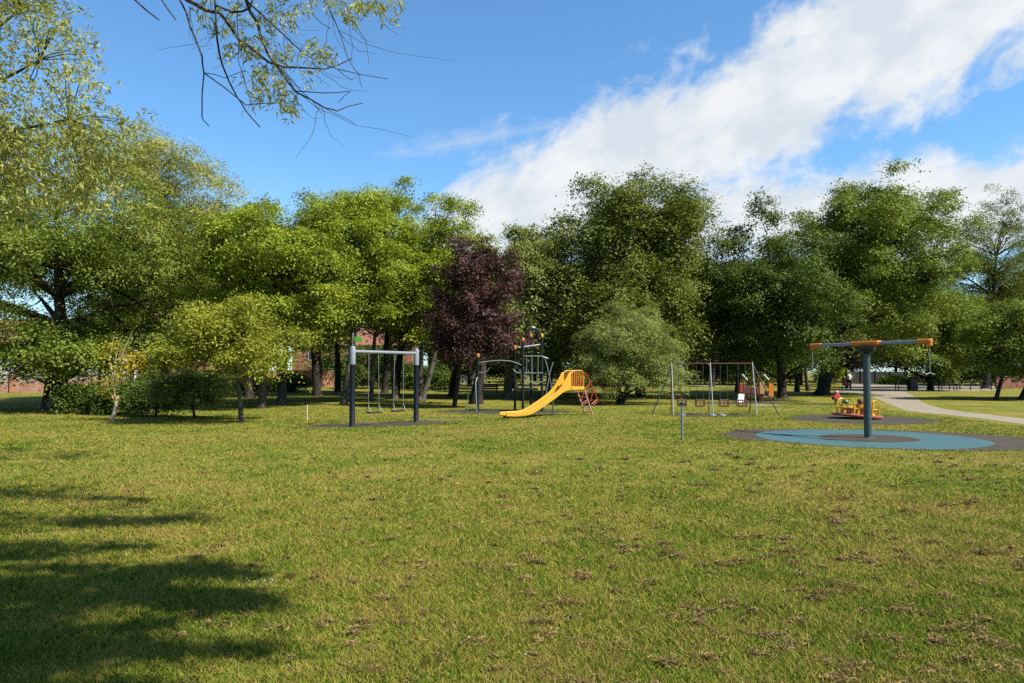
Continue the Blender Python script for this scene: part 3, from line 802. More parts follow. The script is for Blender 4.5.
for i, (px, lab) in enumerate(seat_px):
    r = ray(px, 372); t = (px - 672) / 80.0; loc = cA.lerp(cB, min(max(t, .1), .93))
    r = ray(px, 404); Yd = loc.y; loc.x = r.x / r.y * Yd
    if proto is None:
        o = thing('baby_swing', lab, 'baby swing', (loc.x, loc.y, 0), cang, 'cradle swings on the A-frame')
        for s in (-1, 1):
            c = MB(); chain_links(c, (s * .13, 0, 1.95), (s * .14, 0, .58)); c.build('chain', M_CHAIN, o)
        fr = MB()
        for z in (.34, .56):
            fr.tube([(-.16, -.14, z), (.16, -.14, z), (.16, .14, z), (-.16, .14, z), (-.16, -.14, z)], .02, 6)
        for sx_ in (-1, 1):
            for sy_ in (-1, 1): fr.tube([(sx_ * .16, sy_ * .14, .34), (sx_ * .16, sy_ * .14, .56)], .02, 6)
        fr.tube([(0, -.14, .34), (0, -.14, .56)], .016, 6)
        fr.build('cage', paint('weathered_red_frame', (.20, .06, .04), .55, 0, .3), o)
        MB().box((0, 0, .335), (.28, .24, .05), None, .01).build('seat', M_DRUB, o)
        proto = o
    else: dup(proto, (loc.x, loc.y, 0), cang, lab)

# --- short post
q = gp(682.3, 440)
ps = thing('marker_post', 'short thin steel post with dark green cap alone in the lawn', 'post', q)
MB().tube([(0, 0, -.05), (0, 0, .86)], .03, 10).build('shaft', M_STEEL, ps, True)
mb = MB(); mb.lathe([(.034, .84), (.045, .85), (.045, .91), (.0, .93)], n=12); mb.box((.0, 0, .875), (.2, .05, .05), None, .01); mb.build('cap', paint('dark_green_paint', (.02, .04, .02), .5), ps)
# wooden stake
q = gp(307, 421); tag(MB().lathe([(.026, -.05), (.024, .5), (.012, .54)], q, 8).build('wooden_stake', BARK_P), 'thin pale wooden stake standing in grass left of the navy swing', 'stake')

# --- green sign
q = P(357.5, 372, 33.0)
gs = thing('green_sign', 'small bright green sign on thin grey pole behind the navy swing post', 'sign', (q.x, q.y, 0))
MB().tube([(-.22, 0, 0), (-.22, 0, 3.4)], .04, 8).build('pole', M_STEEL, gs)
MB().box((.03, -.05, 3.10), (.36, .03, .22), None, .008).build('panel', M_GREENSIGN, gs)

# --- climbing frame
q = gp(524, 412); cl = thing('climbing_frame', 'tall dark post climbing frame with white arched bars and orange caps', 'climbing frame', q)
CD = q.y
def cp(px, py, dd=0.0): v_ = P(px, py, CD + dd) - q; return v_
posts = [(478, 357, 0.0, M_ORANGE), (523, 341, 0.0, M_ORANGE), (531, 337, 1.2, M_ORANGE), (542, 337, .2, M_YELLOW), (515, 349, 1.3, M_ORANGE)]
for px, ty, dd, cm2 in posts:
    b_ = cp(px, 400, dd); tz = cp(px, ty, dd).z
    p = MB().lathe([(.07, 0), (.052, .02), (.05, tz)], (b_.x, b_.y, 0), 12).build('post', M_DKPOST, cl, True)
    MB().lathe([(.054, tz - .01), (.06, tz + .02), (.058, tz + .1), (.025, tz + .15)], (b_.x, b_.y, 0), 12).build('post_cap', cm2, p, True)
MB().tube([cp(478, 363), cp(490, 361.2), cp(500, 360.4), cp(510, 361), cp(518, 363.5), cp(523, 366)], .021, 8).build('arched_bar', M_SILVER, cl, True)
MB().tube([cp(478, 363, .7), cp(490, 361.2, .7), cp(500, 360.4, .7), cp(510, 361, .7), cp(518, 363.5, .7), cp(523, 366, .7)], .018, 8).build('arched_bar', M_DKPOST, cl, True)
MB().tube([cp(479, 372.5), cp(484, 372.7), cp(487, 371.5), cp(489, 368)], .021, 8).build('hand_loop', M_STEEL, cl, True)
MB().tube([cp(513, 369), cp(515, 371.5), cp(518, 373), cp(523, 373.3)], .021, 8).build('hand_loop', M_STEEL, cl, True)
MB().tube([cp(477, 412, -.25), cp(476, 395, -.25), cp(475.6, 383, -.2), cp(477, 378, -.1), cp(478, 377)], .021, 8).build('fire_pole', M_SILVER, cl, True)
MB().tube([cp(467, 412, .5), cp(468, 395, .5), cp(470, 385, .4), cp(474, 379, .2), cp(478, 377)], .016, 8).build('side_pole', M_STEEL, cl, True)
for y_ in (356, 373, 382): MB().tube([cp(524, y_), cp(543, y_, .15)], .016, 8).build('net_bar', M_STEEL, cl)
for x_ in (526.5, 532, 538): MB().tube([cp(x_, 356, .08), cp(x_, 382, .08)], .015, 8).build('net_bar', M_STEEL, cl)
MB().tube([cp(519, 347.5), cp(540, 344.5, .2)], .021, 8).build('roof_bar', M_WHITE, cl)
MB().tube([cp(540, 356, .2), cp(548, 358.5, .2)], .026, 8).build('cross_arm', M_WHITE, cl)
MB().tube([cp(545, 359, .2), cp(548, 370, .3), cp(551, 385, .5), cp(553, 404, .8)], .024, 8).build('ladder_pole', M_STEEL, cl)
MB().tube([cp(553, 362, .8), cp(550, 372, .8), cp(547, 388, .8), cp(544, 408, .8)], .024, 8).build('ladder_pole', M_STEEL, cl)
mb = MB()
for k in range(6):
    a = k * math.pi / 6
    pts = []
    c0 = cp(533, 342, .6)
    for j in range(9):
        t = j * math.pi / 8
        pts.append(c0 + Vector((math.cos(a) * math.cos(t) * .42, math.sin(a) * math.cos(t) * .42, math.sin(t) * .55)))
    mb.tube(pts, .024, 6)
mb.build('dome', M_NAVY, cl, True)
MB().lathe([(.0, 0), (.1, .02), (.1, .07), (0, .1)], cp(533, 328.5, .6), 10).build('dome_cap', M_WHITE, cl, True)
MB().box(cp(527, 343.5, .5), (.62, .5, .30), None, .02).build('roof_panel', M_BROWN, cl)
MB().box(cp(527, 389, .7), (.9, 1.1, .08), None, .02).build('platform', M_BLACK, cl)

# --- toddler play unit
q = gp(756, 402); pu = thing('play_unit', 'small wooden toddler play unit with orange panels and pale chute', 'play unit', q)
UD = q.y
def up_(px, py, dd=0.0): return P(px, py, UD + dd) - q
for px, ty, dd in ((744, 384, 0), (758, 376, .9), (762, 381, 0), (771, 382, .2), (743, 380, 1.0), (773, 380, 1.2)):
    b_ = up_(px, 400, dd); MB().box((b_.x, b_.y, up_(px, ty, dd).z / 2), (.09, .09, up_(px, ty, dd).z), None, .01).build('post', M_BROWN, pu)
MB().box(up_(762, 388, -.08), (.26, .05, .66), None, .01).build('orange_panel', M_TAN, pu)
MB().box(up_(771, 390, -.0), (.26, .05, .70), None, .01).build('orange_panel', M_ORANGE, pu)
MB().box(up_(752, 390.5, .5), (.85, .05, .34), None, .01).build('side_board', M_BROWN, pu)
MB().box(up_(741.5, 388, -.0), (.22, .06, .5), None, .01).build('side_board', M_RED, pu)
MB().box(up_(766, 397, .45), (.5, .8, .07), None, .01).build('step_deck', M_TAN, pu)
MB().box(up_(754, 395.5, .5), (1.0, .9, .07), None, .01).build('deck', M_BROWN, pu)
MB().prism([up_(739, 395, -.1), up_(744.5, 394, .0), up_(743.5, 402.2, -.9), up_(737.5, 402.4, -.9)], (0, .08, .05)).build('chute', M_WHITE, pu)
for px in (744.5, 766):
    a0 = up_(px - 2.2, 374.5, .4); a1 = up_(px + 2.6, 380, .4); MB().tube([a0, a1], .05, 8).build('roof_edge', M_WHITE, pu)
    MB().tube([a1, Vector((a1.x, a1.y, .75))], .025, 6).build('roof_strut', M_BROWN, pu)

# --- metal frame in the shade behind the baby swings
q = P(684, 372, 52); mf = thing('goal_frame', 'thin grey metal goal frame in tree shade behind the baby swings', 'goal', (q.x, q.y, 0))
for s in (-1, 1): MB().tube([(s * .42, 0, 0), (s * .42, 0, 1.12)], .03, 8).build('upright', M_STEEL, mf)
MB().tube([(-.42, 0, 1.12), (.42, 0, 1.12)], .03, 8).build('crossbar', M_STEEL, mf)

# --- benches
def bench(label, loc, rz, wdt=1.5, grp=None, sc=1.0):
    o = thing('park_bench', label, 'bench', loc, rz, grp)
    for j in range(3): MB().box((0, -.05 - .14 * j + .12, .44), (wdt, .12, .04), None, .008).build('seat_slat', M_WOODD, o)
    for j in range(3): MB().box((0, .24 + .02 * j, .56 + .13 * j), (wdt, .035, .10), None, .008).build('back_slat', M_WOODD, o)
    for s in (-1, 1):
        MB().box((s * wdt * .42, .2, .43), (.07, .07, .86), None, .01).build('leg', M_BLACK, o)
        MB().box((s * wdt * .42, -.2, .21), (.07, .07, .42), None, .01).build('leg', M_BLACK, o)
        MB().box((s * wdt * .42, 0, .63), (.06, .46, .05), None, .01).build('arm_rest', M_BLACK, o)
    return o
q = gp(903, 391); bench('dark slatted bench left of the litter bin on the plaza edge', q, 0.1, 1.3, 'dark park benches')
q = gp(488, 397); bench('dark wooden bench seen between trunks behind the climbing frame', q, 0.0, 1.35, 'dark park benches')
q = gp(948, 391); bench('dark slatted bench standing against the low railing on the right', q, 0.05, 1.6, 'dark park benches')
# bin
q = gp(912.5, 391); bn = thing('litter_bin', 'tall dark blue litter bin beside the bench on the plaza', 'bin', q)
MB().box((0, 0, .55), (.62, .6, 1.1), None, .05).build('body', paint('dark_blue_paint', (.006, .008, .016), .5), bn)
MB().box((0, 0, 1.18), (.7, .68, .14), None, .06).build('lid', M_BLACK, bn)
# railing
ra = gp(918, 390.2); rb2 = gp(992, 390.0); Lr = (rb2 - ra).length
rl = thing('low_railing', 'long low black railing along the plaza edge under the trees', 'railing', ra, math.atan2((rb2 - ra).y, (rb2 - ra).x))
for z in (.38, .82): MB().box((Lr / 2, 0, z), (Lr, .05, .06), None).build('rail', M_BLACK, rl)
for i in range(8): MB().box((Lr * i / 7, .06, .45), (.09, .07, .9), None, .01).build('post', M_BLACK, rl)
# boundary fence beyond the plaza
fa = P(846, 372, 108); fb = P(905, 372, 108); Lf = fb.x - fa.x
fn = thing('boarded_fence', 'dark grey boarded fence at the back of the sunny plaza', 'fence', (fa.x, 108, 0))
MB().box((Lf / 2, 0, .85), (Lf, .06, 1.7), None).build('board_panel', paint('grey_fence_board', (.035, .035, .038), .8, 0, .4), fn)
for i in range(5): MB().box((Lf * i / 4, -.08, .9), (.14, .1, 1.85), None, .01).build('post', M_WOODD, fn)
q = P(885.5, 372, 100); tag(MB().box((q.x, 100, .75), (.28, .28, 1.5), None, .04).build('gate_post', paint('pale_stone', (.35, .34, .31), .85)), 'pale square gate post in front of the dark boarded fence', 'gate post')

# --- person with pushchair
q = gp(849.5, 388.6)
def skin_obj(name, verts, edges, radii, mat, parent, sub=2):
    me = bpy.data.meshes.new(name); me.from_pydata(verts, edges, []); me.update(); me.materials.append(mat)
    o = bpy.data.objects.new(name, me); C.objects.link(o); o.parent = parent
    md = o.modifiers.new('skin', 'SKIN')
    for i, r in enumerate(radii):
        me.skin_vertices[0].data[i].radius = (r, r) if not isinstance(r, tuple) else r
    me.skin_vertices[0].data[0].use_root = True
    md.use_smooth_shade = True
    sb = o.modifiers.new('sub', 'SUBSURF'); sb.levels = 1; sb.render_levels = sub
    return o
M_SKIN = paint('skin', (.45, .27, .19), .5, 0, .05)
pr = thing('person', 'person in a white top and dark trousers walking with a red pushchair', 'person', q, rad(200))
V_ = [(0, 0, .93), (0, 0, 1.1), (0, 0, 1.3), (0, -.01, 1.42), (0, .0, 1.5), (0, .02, 1.57), (0, .03, 1.66),
      (-.09, 0, .88), (-.1, .08, .48), (-.1, .02, .08), (-.1, .14, .03), (.09, 0, .88), (.1, -.06, .48), (.1, -.16, .09), (.1, -.05, .03),
      (-.18, 0, 1.38), (-.22, .02, 1.12), (-.2, .26, 1.0), (-.19, .34, 1.0), (.18, 0, 1.38), (.22, .02, 1.12), (.2, .26, 1.0), (.19, .34, 1.0)]
E_ = [(0, 1), (1, 2), (2, 3), (3, 4), (4, 5), (5, 6), (0, 7), (7, 8), (8, 9), (9, 10), (0, 11), (11, 12), (12, 13), (13, 14), (3, 15), (15, 16), (16, 17), (17, 18), (3, 19), (19, 20), (20, 21), (21, 22)]
Rr = [.13, .12, .13, .09, .055, .085, .075, .09, .055, .04, .032, .09, .055, .04, .032, .055, .042, .034, .03, .055, .042, .034, .03]
skin_obj('body', V_, E_, Rr, M_SKIN, pr)
M_TOP = paint('white_cotton', (.72, .71, .70), .8)
mb = MB(); mb.lathe([(.165, .9), (.16, 1.05), (.165, 1.25), (.155, 1.36), (.08, 1.44)], n=16, sy=.78)
for s in (-1, 1): mb.tube([(s * .15, 0, 1.385), (s * .2, .01, 1.24), (s * .225, .03, 1.12)], [.068, .062, .058], 10)
mb.build('shirt', M_TOP, pr, True)
mb = MB(); mb.lathe([(.10, .8), (.165, .86), (.158, .94)], n=14, sy=.8)
mb.tube([(-.09, 0, .88), (-.1, .08, .48), (-.1, .02, .1)], [.105, .075, .06], 10); mb.tube([(.09, 0, .88), (.1, -.06, .48), (.1, -.155, .11)], [.105, .075, .06], 10)
mb.build('trousers', M_NAVY, pr, True)
MB().lathe([(.05, -.06), (.098, 0), (.1, .06), (.06, .11), (.0, .125)], (0, .005, 1.63), 14).build('hair', M_WOODD, pr, True)
q = gp(846.2, 388.9); pc = thing('pushchair', 'dark red pushchair held in front of the person in white', 'pushchair', q, rad(200))
MB().prism([(-.22, -.3, .35), (-.22, .25, .3), (-.22, .32, .45), (-.22, -.05, .5), (-.22, -.3, .95)], (.44, 0, 0)).build('seat', M_RED, pc)
MB().prism([(-.23, -.32, .95), (-.23, .1, .98), (-.23, -.08, 1.1), (-.23, -.25, 1.08)], (.46, 0, 0)).build('hood', M_BLACK, pc)
for s in (-1, 1):
    MB().tube([(s * .24, -.55, 1.02), (s * .24, -.3, .85), (s * .24, .3, .1)], .015, 6).build('frame', M_BLACK, pc)
    for y in (-.28, .3): MB().tube([(s * .26, y, .1), (s * .22, y, .1)], .1, 14).build('wheel', M_DRUB, pc)

# ================================================================== WALLS AND HOUSES
M_OLDB = brick_mat('old_brick', (.30, .115, .06), (.36, .19, .11), (.34, .29, .22), .9, .75, 1.15)
M_REDB = brick_mat('red_brick', (.36, .105, .05), (.42, .16, .08), (.34, .26, .19))
def wall(name, label, p0, p1, h, mat, th=.3, pier=None):
    p0 = Vector(p0); p1 = Vector(p1); L = (p1 - p0).length
    t = thing(name, label, 'wall', (p0.x, p0.y, 0), math.atan2((p1 - p0).y, (p1 - p0).x))
    MB().box((L / 2, 0, h / 2), (L, th, h), None).build('brickwork', mat, t)
    MB().box((L / 2, 0, h + .045), (L + .04, th + .1, .085), None, .02).build('coping', paint('weathered_coping', (.20, .17, .13), .9, 0, .4), t)
    if pier:
        for x in pier: MB().box((x, -.1, h / 2 + .06), (.45, .5, h + .12), None, .02).build('pier', M_REDB, t)
    return t
w0 = gp(-60, 393.6); w1 = gp(128, 391.2)
wall('garden_wall', 'weathered old brick wall with lichen top behind the left trees', w0, w1, 1.36, M_OLDB, .35, [4.6])
w2 = gp(150, 390.5); w3 = P(372, 372, 92)
wall('garden_wall', 'sunlit red brick wall seen through the trees left of the swing', (w2.x, w2.y, 0), (w3.x, w3.y, 0), 1.75, M_REDB, .3)
# houses
def gable_house(label, x0, x1, y0, y1, eave, ridge, wmat, roofc, wins, chim=None, name='house'):
    cx = (x0 + x1) / 2
    t = thing(name, label, 'house', (cx, y0, 0))
    X0, X1, Y1 = x0 - cx, x1 - cx, y1 - y0
    mb = MB(); ym = Y1 / 2
    mb.add([(X0, 0, 0), (X1, 0, 0), (X1, Y1, 0), (X0, Y1, 0), (X0, 0, eave), (X1, 0, eave), (X1, Y1, eave), (X0, Y1, eave), (X0, ym, ridge), (X1, ym, ridge)],
           [(0, 1, 5, 4), (2, 3, 7, 6), (1, 2, 6, 9, 5), (3, 0, 4, 8, 7)])
    mb.build('wall', wmat, t)
    ov = .35; rf = MB(); sl_ = (ridge - eave) / ym
    for (ya, za, yb, zb) in ((-ov, eave - ov * sl_, ym, ridge), (Y1 + ov, eave - ov * sl_, ym, ridge)):
        rf.add([(X0 - ov, ya, za + .03), (X1 + ov, ya, za + .03), (X1 + ov, yb, zb + .03), (X0 - ov, yb, zb + .03), (X0 - ov, ya, za + .17), (X1 + ov, ya, za + .17), (X1 + ov, yb, zb + .17), (X0 - ov, yb, zb + .17)],
               [(0, 3, 2, 1), (4, 5, 6, 7), (0, 1, 5, 4), (1, 2, 6, 5), (2, 3, 7, 6), (3, 0, 4, 7)])
    r_ = rf.build('roof', roofc, t)
    if chim: MB().box((chim - cx, ym, ridge + .4), (.9, .6, 1.6), None, .02).build('chimney', M_REDB, r_)
    for (wx, wz, ww, wh) in wins:
        f = MB(); ax = wx - cx
        f.box((ax - ww / 2, -.03, wz), (.08, .1, wh + .08)); f.box((ax + ww / 2, -.03, wz), (.08, .1, wh + .08)); f.box((ax, -.03, wz + wh / 2), (ww - .085, .1, .08)); f.box((ax, -.03, wz - wh / 2), (ww - .085, .12, .08)); f.box((ax, -.025, wz), (.05, .06, wh - .09))
        fo = f.build('window', M_WHITE, t)
        MB().box((ax, -.01, wz), (ww - .1, .04, wh - .1)).build('pane', paint('window_glass', (.02, .025, .03), .08, 0, .02, None, 3, .8), fo)
    return t
def tile_mat(name, c0, c1):
    m, nt, b = base_mat(name)
    tc = nt.new('ShaderNodeTexCoord').outputs['Object']; sp_ = nt.new('ShaderNodeSeparateXYZ'); nt.link(tc, sp_.inputs[0])
    cb_ = nt.new('ShaderNodeCombineXYZ'); nt.link(sp_.outputs[0], cb_.inputs[0]); nt.link(sp_.outputs[2], cb_.inputs[1])
    bt = nt.new('ShaderNodeTexBrick'); nt.link(cb_.outputs[0], bt.inputs['Vector']); bt.inputs['Scale'].default_value = 1
    bt.inputs['Brick Width'].default_value = .2; bt.inputs['Row Height'].default_value = .14; bt.inputs['Mortar Size'].default_value = .012
    bt.inputs['Color1'].default_value = (*c0, 1); bt.inputs['Color2'].default_value = (*c1, 1); bt.inputs['Mortar'].default_value = (.05, .03, .02, 1)
    n1 = nt.noise(tc, 1.2, 5, .7); nt.put(b.inputs['Base Color'], nt.mix(nt.ss(n1, .45, .7, 0, .6), bt.outputs[0], (.10, .075, .055))); b.inputs['Roughness'].default_value = .9
    return m
M_TILE = tile_mat('clay_tile', (.30, .11, .065), (.24, .085, .05))
M_REND = paint('white_render', (.74, .73, .70), .85, 0, .12, (.55, .53, .5), 1.5)
x0 = P(-60, 372, 78).x; x1 = P(118, 372, 78).x
gable_house('white rendered house with tiled roof behind the old brick wall', x0, x1, 78, 88, 4.2, 7.4, M_REND, M_TILE,
            [(x0 + 4 + 4.4 * i, 2.9, 1.3, 1.2) for i in range(4)])
x0 = P(128, 372, 82).x; x1 = P(206, 372, 82).x
gable_house('brick house with red clay roof behind the yellow sapling', x0, x1, 82, 90, 5.0, 8.8, M_REDB, M_TILE, [(x0 + 2.2, 3.7, 1.2, 1.2), (x0 + 5.6, 3.7, 1.2, 1.2)], x0 + 1.2)
x0 = P(292, 372, 106).x; x1 = P(412, 372, 106).x
gable_house('red brick house glimpsed through trunks behind the navy swing', x0, x1, 106, 114, 5.6, 8.2, M_REDB, M_TILE, [(x0 + 3.0, 4.0, 1.3, 1.3), (x0 + 9, 4.0, 1.3, 1.3), (x0 + 14, 4.0, 1.3, 1.3), (x0 + 3.5, 1.5, 1.3, 1.3)])
x0 = P(430, 372, 112).x; x1 = P(476, 372, 112).x
gable_house('pale house just showing behind the copper leaved tree', x0, x1, 112, 119, 5.2, 7.6, M_REND, M_TILE, [(x0 + 2, 3.6, 1.2, 1.2), (x0 + 5, 3.6, 1.2, 1.2)])
ba = gp(996, 388.5); bb_ = gp(1075, 388.5)
wall('garden_wall', 'low reddish brick wall at the far right under the trees', ba, bb_, 1.15, M_REDB, .3)

# ================================================================== TREES
T = 'trees around the park'
# left group
tree_px('tall_tree', 'tall broad tree at far left with thick leaning dark trunk', 60, 32, 58, 132, 388, 140, 'green', 48000, .14, n_clumps=100, trunk_r=.36, lump=.2, cr=(.13, .22), shell=.3, aspect=.5, low=-.75, limbs=46, group=T, spread=.8, depth=.9, lobes=22)
tree_px('feathery_tree', 'pale feathery tree rising beside the tall broad tree on the left', 165, 37, 163, 128, 350, 80, 'willow', 36000, .15, n_clumps=70, trunk_r=.22, lump=.22, cr=(.14, .24), shell=.3, aspect=.36, low=-.7, limbs=46, group=T, spread=.95, depth=.9)
tree_px('sycamore_tree', 'low broad leaved tree with thin curved trunk at far left edge', 44, 31, 52, 322, 392, 80, 'green', 11000, .14, n_clumps=40, trunk_r=.15, cr=(.22, .36), shell=.3, lump=.15, limbs=16, aspect=.75, group=T)
tree_px('sycamore_tree', 'dark low tree rising behind the dark hedge left of the sapling', 95, 38, 108, 300, 385, 72, 'green', 12000, .14, n_clumps=40, trunk_r=.13, cr=(.22, .36), lump=.15, limbs=16, aspect=.75, group=T)
tree_px('ash_tree', 'mid green tree filling the gap above the clay roof', 170, 44, 165, 205, 372, 78, 'green', 24000, .2, n_clumps=60, trunk_r=.25, cr=(.16, .28), lump=.2, limbs=26, aspect=.6, group=T)
# sapling
b0 = gp(112, 420.5)
spl = thing('sapling', 'broken pale sapling with sparse yellow leaves in front of hedge', 'sapling', b0)
sc_ = b0.y / F
mb = MB(); mb.tube([(0, 0, -.03), (3.5 * sc_, 0, 15 * sc_), (5 * sc_, .02, 25 * sc_)], [.075, .065, .055], 10)
mb.build('stump', BARK_P, spl, True)
mb = MB()
for pts in ([(3, 10), (1, 38), (2, 60), (5, 80), (9, 86)], [(2, 50), (9, 66), (14, 80), (19, 90)], [(1, 40), (-4, 62), (0, 85)], [(4, 14), (-3, 30), (-6, 42)], [(3, 60), (16, 63), (28, 60)]):
    mb.tube([(x * sc_, rng.normal() * .05, z * sc_) for x, z in pts], [.02 - .014 * i / (len(pts) - 1) for i in range(len(pts))], 6)
mb.build('stem', BARK_P, spl, True)
ce = np.array([(x * sc_, rng.normal() * .15, z * sc_) for x, z in [(-2, 22), (-6, 30), (3, 36), (-3, 66), (0, 74), (4, 70), (9, 66), (14, 63), (22, 62), (28, 58), (34, 52), (10, 45), (5, 54), (30, 66), (20, 52)]])
p, nn, L, W, rn = clump_leaves(ce, rng.uniform(.16, .34, len(ce)), 1500, .09, .7, .5)
quads_mesh('crown', leaf_verts(p, nn, L, W), len(p), rn, LM['yellow'], spl)
# hedges / bushes
def bush(name, label, px, py, cpx, ytop, hw, mat, n, leaf, **kw):
    b_ = gp(px, py); D = b_.y; b_.y += .3 * hw / F * D
    top = P(cpx, ytop, D).z; Rx = hw / F * D
    return tree(name, label, b_, (P(cpx, 372, D).x, b_.y, top * .5), (Rx * 1.15, Rx * .8, top * .60), LM[mat], n, leaf, n_clumps=kw.pop('n_clumps', 26), trunk_r=.06, cr=(.24, .4), shell=.25, low=-.9, lump=.32, limbs=8, cat='shrub', stems=2, lobes=7, **kw)
G2 = 'rounded shrubs along the left tree line'
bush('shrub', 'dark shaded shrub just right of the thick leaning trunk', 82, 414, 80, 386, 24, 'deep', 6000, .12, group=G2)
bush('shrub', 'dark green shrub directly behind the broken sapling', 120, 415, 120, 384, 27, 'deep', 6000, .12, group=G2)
bush('shrub', 'mid green shrub between the sapling and the bright rounded bush', 152, 417, 152, 386, 24, 'bush', 7000, .11, group=G2)
bush('shrub', 'brightest rounded bush left of the small yellowish tree', 192, 419, 192, 377, 33, 'sage', 16000, .09, group=G2)
# small olive tree
tree_px('young_tree', 'small yellowish tree with a thin trunk in front of the taller trees', 242, 24.6, 233, 298, 399, 70, 'olive', 13500, .135, n_clumps=70, trunk_r=.085, cr=(.16, .28), shell=.2, lump=.34, low=-.7, limbs=34, aspect=.45, group=T, bark=BARK_G, upb=.4, lobes=12)
# tall lime green trees
tree_px('lime_tree', 'tall bright lime green tree left of the navy swing', 262, 34, 280, 186, 392, 66, 'lime', 52000, .15, n_clumps=110, depth=1.3, trunk_r=.2, cr=(.13, .22), shell=.25, lump=.2, low=-.75, limbs=50, aspect=.6, group=T, bark=BARK_G, flat=.5)
tree_px('lime_tree', 'leaning grey trunk tree directly behind the left swing post', 344, 37, 352, 188, 378, 58, 'lime', 36000, .15, n_clumps=74, depth=1.3, trunk_r=.19, cr=(.14, .24), shell=.3, lump=.22, low=-.7, limbs=40, aspect=.6, group=T, bark=BARK_G, flat=.5)
tree_px('lime_tree', 'slim grey trunk tree seen through the middle of the navy swing', 371, 41, 392, 190, 374, 58, 'lime', 26000, .16, n_clumps=60, depth=1.3, trunk_r=.13, cr=(.13, .22), shell=.35, lump=.25, low=-.7, limbs=40, aspect=.6, group=T, bark=BARK_G, flat=.48)
tree_px('lime_tree', 'thick forked grey trunk tree right of the navy swing with open top', 420, 42, 442, 200, 374, 52, 'lime', 15000, .16, n_clumps=50, depth=1.3, trunk_r=.25, cr=(.13, .21), shell=.4, lump=.28, low=-.75, limbs=40, aspect=.6, group=T, bark=BARK_G, flat=.45, stems=2)
# copper tree
tree_px('copper_tree', 'dark purple leaved tree left of the climbing frame', 454, 34.5, 475, 241, 388, 45, 'copper', 24000, .14, n_clumps=80, trunk_r=.12, cr=(.14, .26), shell=.25, lump=.30, low=-.8, limbs=34, aspect=.6, group=T, lobes=0)
# centre
tree_px('ash_tree', 'soft mid green tree rising between the purple tree and the giant', 507, 45, 526, 230, 390, 45, 'sage', 34000, .19, n_clumps=80, trunk_r=.3, cr=(.16, .26), shell=.3, lump=.2, low=-.8, limbs=20, aspect=.6, group=T, bark=BARK_G)
tree_px('horse_chestnut', 'largest dark domed tree standing in the centre of the tree line', 640, 49, 628, 192, 398, 94, 'dark', 90000, .21, n_clumps=170, trunk_r=.36, cr=(.13, .23), shell=.45, lump=.24, low=-.75, limbs=30, aspect=.6, group=T, depth=1.3, lobes=0)
tree_px('round_tree', 'low rounded grey green tree right of the yellow slide', 619, 38.5, 629, 305, 402, 54, 'sage', 40000, .11, n_clumps=140, trunk_r=.2, cr=(.10, .22), shell=.35, lump=.22, low=-.8, limbs=34, aspect=.45, group=T, depth=.95, stems=2, lobes=0)
# right
tree_px('horse_chestnut', 'dark tree with layered leaves left of the tall right hand tree', 782, 46, 770, 203, 398, 60, 'deep', 52000, .19, n_clumps=90, trunk_r=.3, cr=(.15, .26), shell=.35, lump=.2, low=-.8, limbs=26, aspect=.6, group=T, depth=1.35, lobes=18)
tree_px('sycamore_tree', 'tallest right hand tree above the rotating swing with lumpy crown', 822, 54, 864, 190, 392, 82, 'green', 76000, .2, n_clumps=130, trunk_r=.5, cr=(.13, .22), shell=.4, lump=.2, low=-.75, limbs=40, aspect=.65, group=T, flat=.6, depth=1.2, lobes=22)
tree_px('sycamore_tree', 'brighter green tree between the rotating swing post and right path', 930, 66, 925, 276, 388, 54, 'green', 30000, .22, n_clumps=60, trunk_r=.3, cr=(.16, .26), shell=.3, lump=.2, low=-.8, limbs=16, aspect=.6, group=T)
tree_px('ash_tree', 'feathery open crowned tree reaching the skyline at far right', 985, 74, 996, 196, 384, 58, 'dark', 26000, .25, n_clumps=90, trunk_r=.35, cr=(.12, .2), shell=.15, lump=.25, low=-.8, limbs=60, aspect=.4, group=T, flat=.5)
tree_px('hawthorn_tree', 'lower bright green tree at far right with slender short trunk', 995, 44, 1018, 302, 394, 52, 'green', 24000, .17, n_clumps=60, trunk_r=.13, cr=(.18, .3), shell=.3, lump=.15, low=-.75, limbs=20, aspect=.6, group=T)
tree_px('hawthorn_tree', 'darker tree cut off by the right edge of the view', 1019, 45.5, 1062, 310, 392, 60, 'dark', 14000, .2, n_clumps=40, trunk_r=.14, cr=(.18, .3), shell=.3, lump=.15, low=-.75, limbs=16, aspect=.6, group=T)
tree_px('copper_shrub', 'reddish purple shrub by the person in white at the plaza', 846, 82, 846, 340, 384, 20, 'copper', 7000, .24, n_clumps=26, trunk_r=.12, cr=(.24, .36), low=-.7, limbs=8, aspect=.6)
